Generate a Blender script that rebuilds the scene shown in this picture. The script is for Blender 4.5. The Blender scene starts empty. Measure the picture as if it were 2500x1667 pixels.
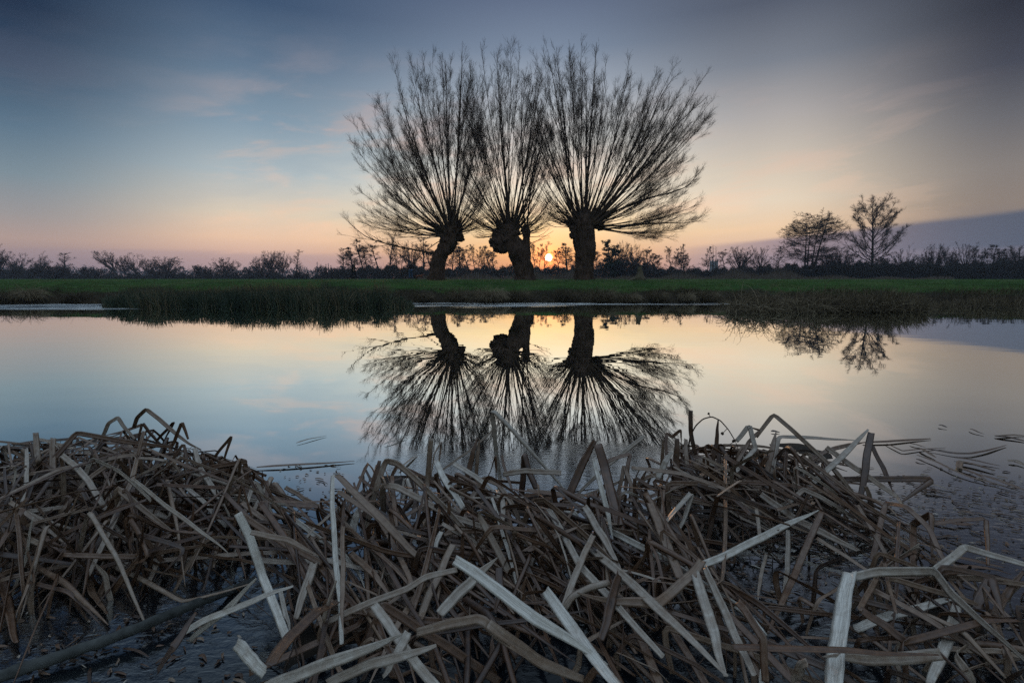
import bpy, math, random
import numpy as np
from mathutils import Vector, noise as mnoise

scene = bpy.context.scene
COL = scene.collection
R = math.radians
UP = np.array([0., 0., 1.])

# ------------------------------------------------------------------ camera
CAM_H = 0.8
FPX = 1250.0                       # focal length in photo pixels (2500 wide): 18 mm lens
PITCH = math.atan(147.0 / FPX)
cam = bpy.data.cameras.new('camera')
cam.lens = 18.0
cam.sensor_width = 36.0
cam.clip_start = 0.05
cam.clip_end = 6000
camo = bpy.data.objects.new('camera', cam)
COL.objects.link(camo)
camo.location = (0, 0, CAM_H)
camo.rotation_euler = (R(90) - PITCH, 0, 0)
scene.camera = camo

def ray(px, py):
    """world direction (y = 1 normalised) through a photo pixel"""
    x = (px - 1250.0) / FPX
    u = (833.5 - py) / FPX
    y = math.cos(PITCH) + u * math.sin(PITCH)
    z = u * math.cos(PITCH) - math.sin(PITCH)
    return x / y, z / y

def at(px, py, Y):
    a, b = ray(px, py)
    return np.array([a * Y, Y, CAM_H + b * Y])

def at_h(px, py, h):
    a, b = ray(px, py)
    Y = (h - CAM_H) / b
    return np.array([a * Y, Y, h])

def azel(px, py):
    a, b = ray(px, py)
    return math.degrees(math.atan2(a, 1)), math.degrees(math.atan2(b, math.hypot(a, 1)))

# ------------------------------------------------------------------ light
SUN_AZ, SUN_EL = azel(1339, 629)
sd = Vector((math.sin(R(SUN_AZ)) * math.cos(R(SUN_EL)), math.cos(R(SUN_AZ)) * math.cos(R(SUN_EL)), math.sin(R(SUN_EL))))
sun = bpy.data.lights.new('sun', 'SUN')
sun.energy = 0.45
sun.angle = R(0.53)
sun.color = (1.0, 0.55, 0.28)
suno = bpy.data.objects.new('sun', sun)
COL.objects.link(suno)
suno.rotation_euler = sd.to_track_quat('Z', 'Y').to_euler()

scene.view_settings.view_transform = 'Standard'
scene.view_settings.look = 'None'
scene.view_settings.exposure = 0.0
scene.view_settings.gamma = 1.0
scene.cycles.use_denoising = False        # a denoiser smears the twigs
scene.cycles.use_adaptive_sampling = False
scene.cycles.sample_clamp_indirect = 4.0
scene.cycles.max_bounces = 8
scene.cycles.volume_bounces = 0

def lin(c):
    return tuple(((v / 255.0) / 12.92 if v / 255.0 <= 0.04045 else ((v / 255.0 + 0.055) / 1.055) ** 2.4) for v in c)

class NT:
    """small helper for building node trees"""
    def __init__(s, tree):
        s.t = tree; s.n = tree.nodes; s.l = tree.links
    def node(s, typ, **kw):
        n = s.n.new(typ)
        for k, v in kw.items(): setattr(n, k, v)
        return n
    def put(s, sock, v):
        if isinstance(v, bpy.types.NodeSocket): s.l.new(v, sock)
        elif v is not None: sock.default_value = v
    def math(s, op, a, b=None, c=None, clamp=False):
        n = s.node('ShaderNodeMath', operation=op, use_clamp=clamp)
        s.put(n.inputs[0], a)
        if b is not None: s.put(n.inputs[1], b)
        if c is not None: s.put(n.inputs[2], c)
        return n.outputs[0]
    def maprange(s, v, a, b, c=0., d=1., smooth=True):
        n = s.node('ShaderNodeMapRange', interpolation_type='SMOOTHSTEP' if smooth else 'LINEAR')
        for i, x in enumerate((v, a, b, c, d)): s.put(n.inputs[i], x)
        return n.outputs[0]
    def mix(s, f, a, b, blend='MIX'):
        n = s.node('ShaderNodeMix', data_type='RGBA', blend_type=blend)
        s.put(n.inputs[0], f); s.put(n.inputs[6], a); s.put(n.inputs[7], b)
        return n.outputs[2]
    def ramp(s, f, stops, interp='LINEAR'):
        n = s.node('ShaderNodeValToRGB')
        n.color_ramp.interpolation = interp
        e = n.color_ramp.elements
        while len(e) > 1: e.remove(e[-1])
        for i, (p, c) in enumerate(stops):
            el = e[0] if i == 0 else e.new(p)
            el.position = p
            el.color = (*c, 1.0)
        s.put(n.inputs[0], f)
        return n.outputs[0]
    def noise(s, vec, scale, detail=4., rough=0.55, dist=0.):
        n = s.node('ShaderNodeTexNoise')
        s.put(n.inputs['Vector'], vec)
        n.inputs['Scale'].default_value = scale
        n.inputs['Detail'].default_value = detail
        n.inputs['Roughness'].default_value = rough
        n.inputs['Distortion'].default_value = dist
        return n.outputs[0]
    def comb(s, x, y, z):
        n = s.node('ShaderNodeCombineXYZ')
        s.put(n.inputs[0], x); s.put(n.inputs[1], y); s.put(n.inputs[2], z)
        return n.outputs[0]
    def sep(s, v):
        n = s.node('ShaderNodeSeparateXYZ'); s.put(n.inputs[0], v)
        return n.outputs

def build_world():
    w = bpy.data.worlds.new('World')
    scene.world = w
    w.use_nodes = True
    k = NT(w.node_tree)
    k.n.clear()
    out = k.node('ShaderNodeOutputWorld')
    bg = k.node('ShaderNodeBackground')
    k.l.new(bg.outputs[0], out.inputs[0])
    tc = k.node('ShaderNodeTexCoord')
    d = tc.outputs['Generated']
    x, y, z = k.sep(d)
    el = k.math('MULTIPLY', k.math('ARCSINE', z), 57.29578)
    az = k.math('MULTIPLY', k.math('ARCTAN2', x, y), 57.29578)
    # physical sky for the hemisphere above and behind
    sky = k.node('ShaderNodeTexSky', sky_type='NISHITA')
    sky.sun_disc = False
    sky.sun_elevation = R(SUN_EL)
    sky.sun_rotation = R(SUN_AZ)
    sky.air_density = 1.2
    sky.dust_density = 1.5
    sky.ozone_density = 2.0
    # evening colours by direction: five bearings, each a ramp over elevation
    cols = {
        20:   [(0, (30, 47, 72)), (150, (55, 76, 102)), (300, (90, 114, 135)), (420, (120, 137, 148)), (520, (150, 146, 146)), (580, (172, 150, 142)), (640, (152, 130, 134)), (684, (120, 112, 122))],
        625:  [(0, (62, 83, 112)), (150, (95, 117, 142)), (300, (131, 153, 172)), (420, (172, 184, 190)), (520, (214, 200, 180)), (580, (229, 194, 165)), (640, (202, 165, 155)), (684, (165, 145, 150))],
        1330: [(0, (98, 111, 137)), (120, (122, 137, 160)), (240, (172, 180, 193)), (380, (222, 221, 216)), (480, (246, 234, 210)), (560, (252, 220, 164)), (620, (248, 184, 116)), (684, (210, 130, 100))],
        1875: [(0, (84, 91, 108)), (150, (122, 128, 141)), (280, (174, 169, 169)), (400, (205, 194, 180)), (490, (224, 208, 186)), (560, (232, 200, 164)), (640, (205, 170, 160)), (684, (150, 138, 150))],
        2480: [(0, (47, 50, 62)), (150, (69, 72, 85)), (280, (103, 103, 109)), (400, (128, 122, 119)), (490, (134, 123, 115)), (560, (128, 118, 116)), (640, (110, 102, 112)), (684, (95, 92, 105))],
    }
    EMAX = 40.0
    pos = k.math('DIVIDE', el, EMAX, clamp=True)
    ramps = []
    for px in sorted(cols):
        st = sorted([(max(0., azel(px, py)[1]) / EMAX, lin(c)) for py, c in cols[px]])
        ramps.append((azel(px, 420)[0], k.ramp(pos, st)))
    c = ramps[0][1]
    for (a0, _), (a1, r1) in zip(ramps[:-1], ramps[1:]):
        c = k.mix(k.maprange(az, a0, a1), c, r1)
    # soft streaky cloud, slightly rising to the right
    v = k.comb(k.math('MULTIPLY', az, 0.03), k.math('MULTIPLY', k.math('SUBTRACT', el, k.math('MULTIPLY', az, 0.16)), 0.11), 0.0)
    n1 = k.noise(v, 1.0, 5.0, 0.55, 0.35)
    v2 = k.comb(k.math('MULTIPLY', az, 0.10), k.math('MULTIPLY', k.math('SUBTRACT', el, k.math('MULTIPLY', az, 0.10)), 0.42), 3.7)
    n2 = k.noise(v2, 1.0, 5.0, 0.6, 0.3)
    nn = k.math('ADD', k.math('MULTIPLY', n1, 0.72), k.math('MULTIPLY', n2, 0.28))
    lo = k.maprange(el, 2.0, 7.0)
    band = k.math('MULTIPLY', k.math('MULTIPLY', lo, k.maprange(el, 25.0, 12.0)), k.maprange(az, -38., -14., 0.15, 1.0))
    warm = k.math('MULTIPLY', k.math('MULTIPLY', k.maprange(nn, 0.47, 0.62), band), k.math('ADD', k.maprange(az, 18., 36., 0.5, 0.0), k.math('MULTIPLY', k.maprange(az, -36., -26.), k.maprange(az, 0., -8., 0., 0.5))))
    c = k.mix(warm, c, k.mix(k.maprange(el, 4., 20.), (*lin((248, 200, 165)), 1), (*lin((178, 162, 166)), 1)))
    wisp = k.math('MULTIPLY', k.math('MULTIPLY', k.maprange(n2, 0.48, 0.64), k.math('MULTIPLY', lo, k.maprange(el, 21., 12.))), k.math('MULTIPLY', k.maprange(az, -36., -24.), k.maprange(az, 44., 32., 0., 0.20)))
    c = k.mix(wisp, c, k.mix(k.maprange(el, 4., 20.), (*lin((250, 205, 172)), 1), (*lin((190, 170, 170)), 1)))
    cool = k.math('MULTIPLY', k.math('MULTIPLY', k.maprange(nn, 0.50, 0.36), band), k.maprange(az, 12., 30., 0.30, 0.0))
    c = k.mix(cool, c, (*lin((122, 150, 172)), 1))
    # low cloud bank: thin mauve band along the horizon, a wedge rising to the right
    edge = k.math('ADD', k.maprange(az, 14., 46., 3.3, 5.9, False), k.math('MULTIPLY', k.math('SUBTRACT', n2, 0.5), 0.5))
    inb = k.maprange(k.math('SUBTRACT', edge, el), -0.05, 0.55)
    inb = k.math('MULTIPLY', inb, k.maprange(az, 13., 30.))
    bank = k.mix(k.maprange(el, 0.6, 5.5), (*lin((112, 112, 128)), 1), (*lin((96, 98, 114)), 1))
    bank = k.mix(k.maprange(az, 24., 42.), (*lin((150, 132, 142)), 1), bank)
    bank = k.mix(k.maprange(az, 34., 48.), bank, (*lin((74, 84, 102)), 1))
    bank = k.mix(k.maprange(el, 1.6, 0.2), bank, (*lin((134, 118, 126)), 1))
    c = k.mix(k.math('MULTIPLY', inb, 0.92), c, bank)
    lowb = k.math('MULTIPLY', k.maprange(k.math('ADD', el, k.math('MULTIPLY', k.math('SUBTRACT', n2, 0.5), 1.2)), 3.0, 2.5), k.maprange(k.math('ABSOLUTE', k.math('SUBTRACT', az, SUN_AZ)), 10., 22.))
    c = k.mix(k.math('MULTIPLY', lowb, 0.32), c, (*lin((150, 136, 148)), 1))
    # what the haze takes away near the ground
    c = k.mix(1.0, c, k.mix(k.maprange(el, 18., 3.), (1.03, 1.03, 1.0, 1), (1.20, 1.17, 1.14, 1)), 'MULTIPLY')
    # the sun's disc and the glow of the air round it
    dot = k.node('ShaderNodeVectorMath', operation='DOT_PRODUCT')
    k.put(dot.inputs[0], d); dot.inputs[1].default_value = sd
    ang = k.math('MULTIPLY', k.math('ARCCOSINE', k.math('MINIMUM', dot.outputs['Value'], 1.0)), 57.29578)
    disc = k.maprange(ang, 0.44, 0.33)
    g1 = k.math('POWER', 2.71828, k.math('MULTIPLY', ang, -1.5))
    g2 = k.math('POWER', 2.71828, k.math('MULTIPLY', ang, -0.22))
    c = k.mix(1.0, c, k.mix(g1, (0, 0, 0, 1), (4.5, 0.60, 0.02, 1)), 'ADD')
    c = k.mix(1.0, c, k.mix(g2, (0, 0, 0, 1), (0.16, 0.075, 0.015, 1)), 'ADD')
    g3 = k.math('POWER', 2.71828, k.math('MULTIPLY', ang, -0.55))
    c = k.mix(1.0, c, k.mix(g3, (0, 0, 0, 1), (0.42, 0.13, 0.0, 1)), 'ADD')
    c = k.mix(disc, c, (14., 10., 5.5, 1))
    # above and behind: the physical sky
    front = k.math('MULTIPLY', k.maprange(el, 44., 27.), k.maprange(k.math('ABSOLUTE', az), 100., 58.))
    ns = k.mix(1.0, sky.outputs[0], (SKYK, SKYK, SKYK, 1), 'MULTIPLY')
    # fill brightness added overhead and behind, out of view, to light the reeds
    ns = k.mix(1.0, ns, k.mix(k.maprange(el, 12., 80.), (0.06, 0.065, 0.08, 1), (0.60, 0.78, 1.0, 1)), 'ADD')
    c = k.mix(front, ns, c)
    k.put(bg.inputs[0], c)
    bg.inputs[1].default_value = 1.0
SKYK = 0.12
build_world()

# ------------------------------------------------------------------ mesh helpers
def tag(o, label=None, cat=None, group=None, kind=None):
    if label: o['label'] = label
    if cat: o['category'] = cat
    if group: o['group'] = group
    if kind: o['kind'] = kind
    return o

def make_mesh(name, V, F, mat, smooth=True, uv=None, tone=None):
    """V (n,3); F = list of arrays of equal-sided faces"""
    me = bpy.data.meshes.new(name)
    V = np.ascontiguousarray(V, dtype=np.float32)
    Fs = [np.asarray(f, dtype=np.int32) for f in (F if isinstance(F, list) else [F]) if len(f)]
    me.vertices.add(len(V)); me.vertices.foreach_set('co', V.ravel())
    idx = np.concatenate([f.ravel() for f in Fs])
    cnt = np.concatenate([np.full(len(f), f.shape[1], np.int32) for f in Fs])
    start = np.concatenate([[0], np.cumsum(cnt)[:-1]]).astype(np.int32)
    me.loops.add(len(idx)); me.loops.foreach_set('vertex_index', idx)
    me.polygons.add(len(cnt)); me.polygons.foreach_set('loop_start', start)
    me.polygons.foreach_set('use_smooth', np.full(len(cnt), smooth, dtype=bool))
    if uv is not None:
        l = me.uv_layers.new(name='UVMap')
        l.data.foreach_set('uv', np.ascontiguousarray(uv[idx], dtype=np.float32).ravel())
    if tone is not None:
        a = me.attributes.new('tone', 'FLOAT', 'POINT')
        a.data.foreach_set('value', np.ascontiguousarray(tone, dtype=np.float32))
    me.update(calc_edges=True)
    me.validate()
    if mat: me.materials.append(mat)
    return me

def link(name, me, parent=None, loc=None):
    o = bpy.data.objects.new(name, me)
    COL.objects.link(o)
    if parent is not None: o.parent = parent
    if loc is not None: o.location = loc
    return o

def empty(name, loc, label, cat, group=None):
    o = bpy.data.objects.new(name, None)
    COL.objects.link(o)
    o.location = loc
    return tag(o, label, cat, group)

def nrm(v):
    return v / np.maximum(np.linalg.norm(v, axis=-1, keepdims=True), 1e-9)

def tubes(P, Rr, sides=4, cap=True):
    """N polylines of n points -> verts, [quads, caps]"""
    N, n, _ = P.shape
    T = nrm(np.gradient(P, axis=1))
    m = nrm(P[:, -1] - P[:, 0])
    ref = np.where(np.abs(m[:, 1:2]) < 0.8, np.array([[0., 1., 0.]]), np.array([[1., 0., 0.]]))[:, None, :]
    A = nrm(np.cross(T, np.broadcast_to(ref, T.shape)))
    B = np.cross(T, A)
    th = np.arange(sides) * 2 * np.pi / sides
    V = P[:, :, None, :] + Rr[:, :, None, None] * (A[:, :, None, :] * np.cos(th)[None, None, :, None] + B[:, :, None, :] * np.sin(th)[None, None, :, None])
    base = (np.arange(N) * n * sides)[:, None, None]
    i = (np.arange(n - 1) * sides)[None, :, None]
    j = np.arange(sides)[None, None, :]
    j2 = (j + 1) % sides
    F = np.stack([base + i + j, base + i + j2, base + i + sides + j2, base + i + sides + j], -1).reshape(-1, 4)
    Fs = [F]
    if cap and sides > 3:
        Fs.append((base[:, 0] + (n - 1) * sides + np.arange(sides)[None, :]).reshape(-1, sides))
    return V.reshape(-1, 3), Fs

class Acc:
    """joins arrays of geometry into one mesh"""
    def __init__(s): s.V = []; s.F = []; s.U = []; s.T = []; s.n = 0
    def add(s, V, Fs, uv=None, tone=None):
        for f in (Fs if isinstance(Fs, list) else [Fs]):
            if len(f): s.F.append(np.asarray(f) + s.n)
        s.V.append(np.asarray(V)); s.n += len(V)
        if uv is not None: s.U.append(uv)
        if tone is not None: s.T.append(np.broadcast_to(np.asarray(tone, dtype=float), (len(V),)))
    def mesh(s, name, mat, smooth=True):
        return make_mesh(name, np.concatenate(s.V), s.F, mat, smooth, np.concatenate(s.U) if s.U else None, np.concatenate(s.T) if s.T else None)

def vnoise(P, sc, seed=0.):
    return np.array([mnoise.noise(Vector((p[0] * sc + seed, p[1] * sc - seed, p[2] * sc + 2 * seed))) for p in P])

# ------------------------------------------------------------------ materials
def material(name):
    m = bpy.data.materials.new(name)
    m.use_nodes = True
    k = NT(m.node_tree)
    b = k.n.get('Principled BSDF')
    return m, k, b

def simple_mat(name, c1, c2, scale=6., rough=0.85, bump=0.3, stretch=(1, 1, 1), spec=0.2, bdist=0.02):
    m, k, b = material(name)
    tc = k.node('ShaderNodeTexCoord')
    mp = k.node('ShaderNodeMapping'); mp.inputs['Scale'].default_value = stretch
    k.l.new(tc.outputs['Object'], mp.inputs[0])
    n = k.noise(mp.outputs[0], scale, 6., 0.6)
    k.put(b.inputs['Base Color'], k.ramp(n, [(0.32, c1), (0.68, c2)]))
    b.inputs['Roughness'].default_value = rough
    b.inputs['Specular IOR Level'].default_value = spec
    if bump:
        bp = k.node('ShaderNodeBump'); bp.inputs['Strength'].default_value = bump; bp.inputs['Distance'].default_value = bdist
        k.l.new(n, bp.inputs['Height']); k.l.new(bp.outputs[0], b.inputs['Normal'])
    return m

def attr_mat(name, stops, streak=0.35, rough=0.6, spec=0.3, trans=0.0):
    """dry leaf: tone attribute picks the colour, fibres run along the leaf"""
    m, k, b = material(name)
    at_ = k.node('ShaderNodeAttribute', attribute_name='tone')
    uvn = k.node('ShaderNodeUVMap')
    u, v, _ = k.sep(uvn.outputs[0])
    geo = k.node('ShaderNodeNewGeometry')
    tone = at_.outputs['Fac']
    vec = k.comb(k.math('MULTIPLY', u, 9.0), k.math('MULTIPLY', v, 2.2), k.math('MULTIPLY', tone, 37.0))
    n = k.noise(vec, 1.6, 5., 0.65)
    vec2 = k.comb(k.math('MULTIPLY', u, 1.2), k.math('MULTIPLY', v, 9.0), k.math('MULTIPLY', tone, 91.0))
    n2 = k.noise(vec2, 1.0, 4., 0.6)
    t = k.math('ADD', tone, k.math('MULTIPLY', k.math('SUBTRACT', n2, 0.5), 0.55), clamp=True)
    c = k.ramp(t, stops)
    dk = k.maprange(n, 0.62, 0.38, 0.0, streak)
    c = k.mix(dk, c, (0.035, 0.024, 0.018, 1))
    spots = k.maprange(k.noise(k.comb(k.math('MULTIPLY', u, 2.5), k.math('MULTIPLY', v, 30.0), tone), 3.0, 3., 0.6), 0.66, 0.76, 0., 0.55)
    c = k.mix(spots, c, (0.03, 0.022, 0.018, 1))
    k.put(b.inputs['Base Color'], c)
    b.inputs['Roughness'].default_value = rough
    b.inputs['Specular IOR Level'].default_value = spec
    bp = k.node('ShaderNodeBump'); bp.inputs['Strength'].default_value = 0.5; bp.inputs['Distance'].default_value = 0.0015
    k.l.new(n, bp.inputs['Height']); k.l.new(bp.outputs[0], b.inputs['Normal'])
    return m

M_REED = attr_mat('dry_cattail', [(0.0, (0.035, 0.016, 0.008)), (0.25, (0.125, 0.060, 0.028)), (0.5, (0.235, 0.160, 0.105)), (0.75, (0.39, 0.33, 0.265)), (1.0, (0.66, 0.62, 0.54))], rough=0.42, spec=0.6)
M_BARK = simple_mat('willow_bark', (0.035, 0.022, 0.016), (0.13, 0.085, 0.06), 5., 0.95, 1.0, (3.2, 3.2, 0.8), 0.1, 0.06)
M_TWIG = simple_mat('willow_twig', (0.05, 0.032, 0.022), (0.10, 0.065, 0.042), 3., 0.9, 0.0)
M_FARBARK = simple_mat('distant_bark', (0.03, 0.024, 0.02), (0.07, 0.055, 0.045), 2., 0.95, 0.0)
M_FARTWIG = simple_mat('distant_twig', (0.045, 0.032, 0.026), (0.085, 0.062, 0.05), 2., 0.95, 0.0)
M_ALDER = simple_mat('alder_twig', (0.035, 0.026, 0.02), (0.07, 0.05, 0.038), 2., 0.95, 0.0)
M_IVY = simple_mat('ivy_leaf', (0.018, 0.028, 0.014), (0.04, 0.055, 0.025), 1.5, 0.7, 0.0)
M_SCRUB = simple_mat('scrub_twig', (0.025, 0.022, 0.018), (0.06, 0.05, 0.042), 0.7, 0.95, 0.0)
M_REEDBELT = simple_mat('pale_fen_reed', (0.10, 0.075, 0.06), (0.22, 0.17, 0.13), 0.6, 0.9, 0.0)
M_GRASS = simple_mat('meadow_grass_blade', (0.028, 0.064, 0.012), (0.075, 0.125, 0.03), 0.5, 0.6, 0.0)
M_SEDGE = attr_mat('green_sedge', [(0.0, (0.03, 0.055, 0.03)), (0.4, (0.055, 0.085, 0.05)), (0.7, (0.13, 0.12, 0.06)), (1.0, (0.24, 0.19, 0.11))], 0.3, 0.7)
M_TUSS = attr_mat('dead_sedge', [(0.0, (0.03, 0.022, 0.012)), (0.4, (0.09, 0.07, 0.035)), (0.7, (0.17, 0.13, 0.075)), (1.0, (0.30, 0.24, 0.15))], 0.3, 0.8)

# ------------------------------------------------------------------ ground and water
_bx = np.array([-400, -40, -18, -10, -4, 0, 8, 15, 30, 400.])
_by = np.array([16.0, 17.5, 18.0, 18.5, 19.1, 19.2, 18.7, 17.2, 16.0, 15.0])
def bank_y(x):
    x = np.asarray(x, dtype=float)
    return np.interp(x, _bx, _by) + 0.22 * np.sin(x * 1.1) + 0.12 * np.sin(x * 2.7 + 1) + 0.07 * np.sin(x * 6.1 + 2)

_ps = np.array([-60, -10, -2.5, -0.1, 0.12, 0.45, 1.3, 3.0, 5.5, 9, 13.5, 26, 110, 200, 5000.])
_pz = np.array([-0.7, -0.7, -0.45, -0.05, 0.15, 0.28, 0.42, 0.56, 0.72, 0.81, 0.86, 0.90, 1.30, 1.7, 1.7])
def ground_z(x, y):
    x = np.asarray(x, dtype=float); y = np.asarray(y, dtype=float)
    s = y - bank_y(x)
    z = np.interp(s, _ps, _pz)
    lump = 0.035 * np.sin(x * 2.3 + y) * np.sin(y * 1.7 - x * 0.6) + 0.03 * np.sin(x * 0.9 + 1.3 * y + 2) + 0.02 * np.sin(x * 5.1) * np.sin(y * 4.3)
    tuft = 0.05 * np.sin(x * 3.1 + 1.7 * np.sin(y)) * np.sin(x * 1.13 + y * 2.9) + 0.06 * np.sin(x * 0.71 + 0.5) * np.sin(y * 0.9 + x * .2)
    z = z + lump * np.clip(s, 0, 1) + tuft * np.clip(s, 0, 1) * np.clip((9 - s) / 5, 0, 1)
    near = np.clip((0.25 - y) / 0.5, 0, 1)            # the bank the camera stands on
    z = np.where(y < 2, -0.35 + near * 0.42, z)
    t = np.clip((y - 2) / 3, 0, 1)
    return np.where((y >= 2) & (y < 5), -0.35 * (1 - t) + z * t, z)

def build_ground():
    xs = np.concatenate([-np.geomspace(30, 2500, 26)[::-1], np.linspace(-29.8, 29.8, 300), np.geomspace(30, 2500, 26)])
    ys = np.concatenate([[-60, -20, -6, -2, -1, -0.5, -0.25, 0, 0.15, 0.3, 0.6, 1, 2, 3, 5, 8, 11, 13], np.linspace(14, 26, 120), np.linspace(26.3, 60, 60), np.geomspace(62, 3500, 40)])
    X, Y = np.meshgrid(xs, ys)
    Z = ground_z(X, Y)
    V = np.stack([X, Y, Z], -1).reshape(-1, 3)
    nx, ny = len(xs), len(ys)
    i = np.arange(ny - 1)[:, None] * nx + np.arange(nx - 1)[None, :]
    F = np.stack([i, i + 1, i + nx + 1, i + nx], -1).reshape(-1, 4)
    m, k, b = material('meadow_ground')
    tc = k.node('ShaderNodeTexCoord')
    p = tc.outputs['Object']
    _, _, z = k.sep(p)
    n = k.noise(p, 0.6, 6., 0.65); n3 = k.noise(p, 7., 4., 0.6)
    grass = k.ramp(n, [(0.32, (0.020, 0.046, 0.010)), (0.5, (0.036, 0.086, 0.016)), (0.68, (0.072, 0.10, 0.03))])
    grass = k.mix(k.maprange(n3, 0.35, 0.7, 0., 0.5), grass, (0.018, 0.04, 0.01, 1))
    mud = k.ramp(n3, [(0.3, (0.012, 0.010, 0.007)), (0.7, (0.05, 0.038, 0.022))])
    zz = k.math('ADD', z, k.math('ADD', k.math('MULTIPLY', k.math('SUBTRACT', n3, 0.5), 0.25), k.math('MULTIPLY', k.math('SUBTRACT', n, 0.5), 0.9)))
    k.put(b.inputs['Base Color'], k.mix(k.maprange(zz, 0.32, 0.5), mud, grass))
    b.inputs['Roughness'].default_value = 0.95
    b.inputs['Specular IOR Level'].default_value = 0.1
    bp = k.node('ShaderNodeBump'); bp.inputs['Strength'].default_value = 0.7; bp.inputs['Distance'].default_value = 0.06
    k.l.new(n3, bp.inputs['Height']); k.l.new(bp.outputs[0], b.inputs['Normal'])
    o = link('meadow', make_mesh('meadow', V, F, m))
    tag(o, kind='structure')
build_ground()

def build_water():
    xs = np.linspace(-420, 420, 60); ys = np.linspace(-4, 24, 30)
    X, Y = np.meshgrid(xs, ys)
    V = np.stack([X, Y, 0 * X], -1).reshape(-1, 3)
    nx = len(xs)
    i = np.arange(len(ys) - 1)[:, None] * nx + np.arange(nx - 1)[None, :]
    F = np.stack([i, i + 1, i + nx + 1, i + nx], -1).reshape(-1, 4)
    m = bpy.data.materials.new('still_water'); m.use_nodes = True
    k = NT(m.node_tree); k.n.clear()
    out = k.node('ShaderNodeOutputMaterial')
    tc = k.node('ShaderNodeTexCoord'); p = tc.outputs['Object']
    x, y, z = k.sep(p)
    big = k.noise(k.comb(k.math('MULTIPLY', x, 0.22), k.math('MULTIPLY', y, 1.1), 0.), 1.0, 4., 0.6)
    # breeze-ruffled strip under the far bank
    strip = k.math('MULTIPLY', k.maprange(k.math('ADD', y, k.math('MULTIPLY', k.math('SUBTRACT', big, 0.5), 2.2)), k.math('ADD', k.maprange(x, -12., -2., 14.3, 15.4), k.maprange(x, -2., 5., 0., 1.9)), k.math('ADD', k.maprange(x, -12., -2., 15.0, 16.4), k.maprange(x, -2., 5., 0., 1.9))), k.math('MULTIPLY', k.maprange(big, 0.30, 0.60), k.maprange(k.noise(k.comb(k.math('MULTIPLY', x, 0.9), k.math('MULTIPLY', y, 9.0), 4.), 1.0, 4., 0.65), 0.34, 0.66)))
    # scummy, stirred shallows round the reeds
    nn = k.noise(p, 1.6, 3., 0.5)
    yy = k.math('ADD', y, k.math('MULTIPLY', k.math('SUBTRACT', nn, 0.5), 0.9))
    right = k.math('MULTIPLY', k.maprange(x, 1.0, 1.6), k.maprange(yy, 2.1, 1.5))
    near = k.maprange(yy, 1.55, 1.2)
    mid = k.math('MULTIPLY', k.math('MULTIPLY', k.maprange(yy, 2.5, 2.25), k.maprange(x, -0.75, -0.45)), k.maprange(x, 0.9, 0.6))
    shallow = k.math('MAXIMUM', k.math('MAXIMUM', right, near), k.math('MULTIPLY', mid, 0.3))
    rip = k.noise(k.comb(k.math('MULTIPLY', x, 26.), k.math('MULTIPLY', y, 48.), 0.), 1.0, 4., 0.6, 0.5)
    rip2 = k.noise(k.comb(k.math('MULTIPLY', x, 2.2), k.math('MULTIPLY', y, 5.0), 1.), 1.0, 5., 0.65)
    h = k.math('ADD', k.math('MULTIPLY', k.math('MULTIPLY', rip, shallow), 0.0011), k.math('MULTIPLY', k.math('MULTIPLY', rip2, strip), 0.055))
    swell = k.noise(k.comb(k.math('MULTIPLY', x, 0.8), k.math('MULTIPLY', y, 1.6), 2.), 1.0, 2., 0.5)
    h = k.math('ADD', h, k.math('MULTIPLY', swell, 0.0012))
    bp = k.node('ShaderNodeBump'); bp.inputs['Strength'].default_value = 1.0; bp.inputs['Distance'].default_value = 1.0
    k.l.new(h, bp.inputs['Height'])
    gl = k.node('ShaderNodeBsdfGlossy')
    gl.inputs['Color'].default_value = (0.97, 1.0, 0.97, 1)
    k.put(gl.inputs['Roughness'], k.math('ADD', k.math('MULTIPLY', strip, 0.16), k.math('MULTIPLY', shallow, 0.05)))
    k.l.new(bp.outputs[0], gl.inputs['Normal'])
    df = k.node('ShaderNodeBsdfDiffuse')
    df.inputs['Color'].default_value = (0.006, 0.008, 0.011, 1)
    lw = k.node('ShaderNodeLayerWeight'); lw.inputs['Blend'].default_value = 0.5
    f = k.maprange(lw.outputs['Facing'], 0.33, 0.75, 0.02, 1.0)
    ms = k.node('ShaderNodeMixShader')
    k.put(ms.inputs[0], f)
    k.l.new(df.outputs[0], ms.inputs[1]); k.l.new(gl.outputs[0], ms.inputs[2])
    k.l.new(ms.outputs[0], out.inputs[0])
    tag(link('water', make_mesh('water', V, F, m)), kind='structure')
build_water()

# ------------------------------------------------------------------ tree growing
def grow(start, d, length, n, up_pull, wob, rng):
    N = len(start)
    P = np.zeros((N, n, 3)); P[:, 0] = start
    d = nrm(d); st = (length / (n - 1))[:, None]
    for i in range(1, n):
        d = nrm(d + UP * up_pull / (n - 1) + rng.normal(0, 1, (N, 3)) * wob / math.sqrt(n - 1))
        P[:, i] = P[:, i - 1] + d * st
    return P

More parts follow.
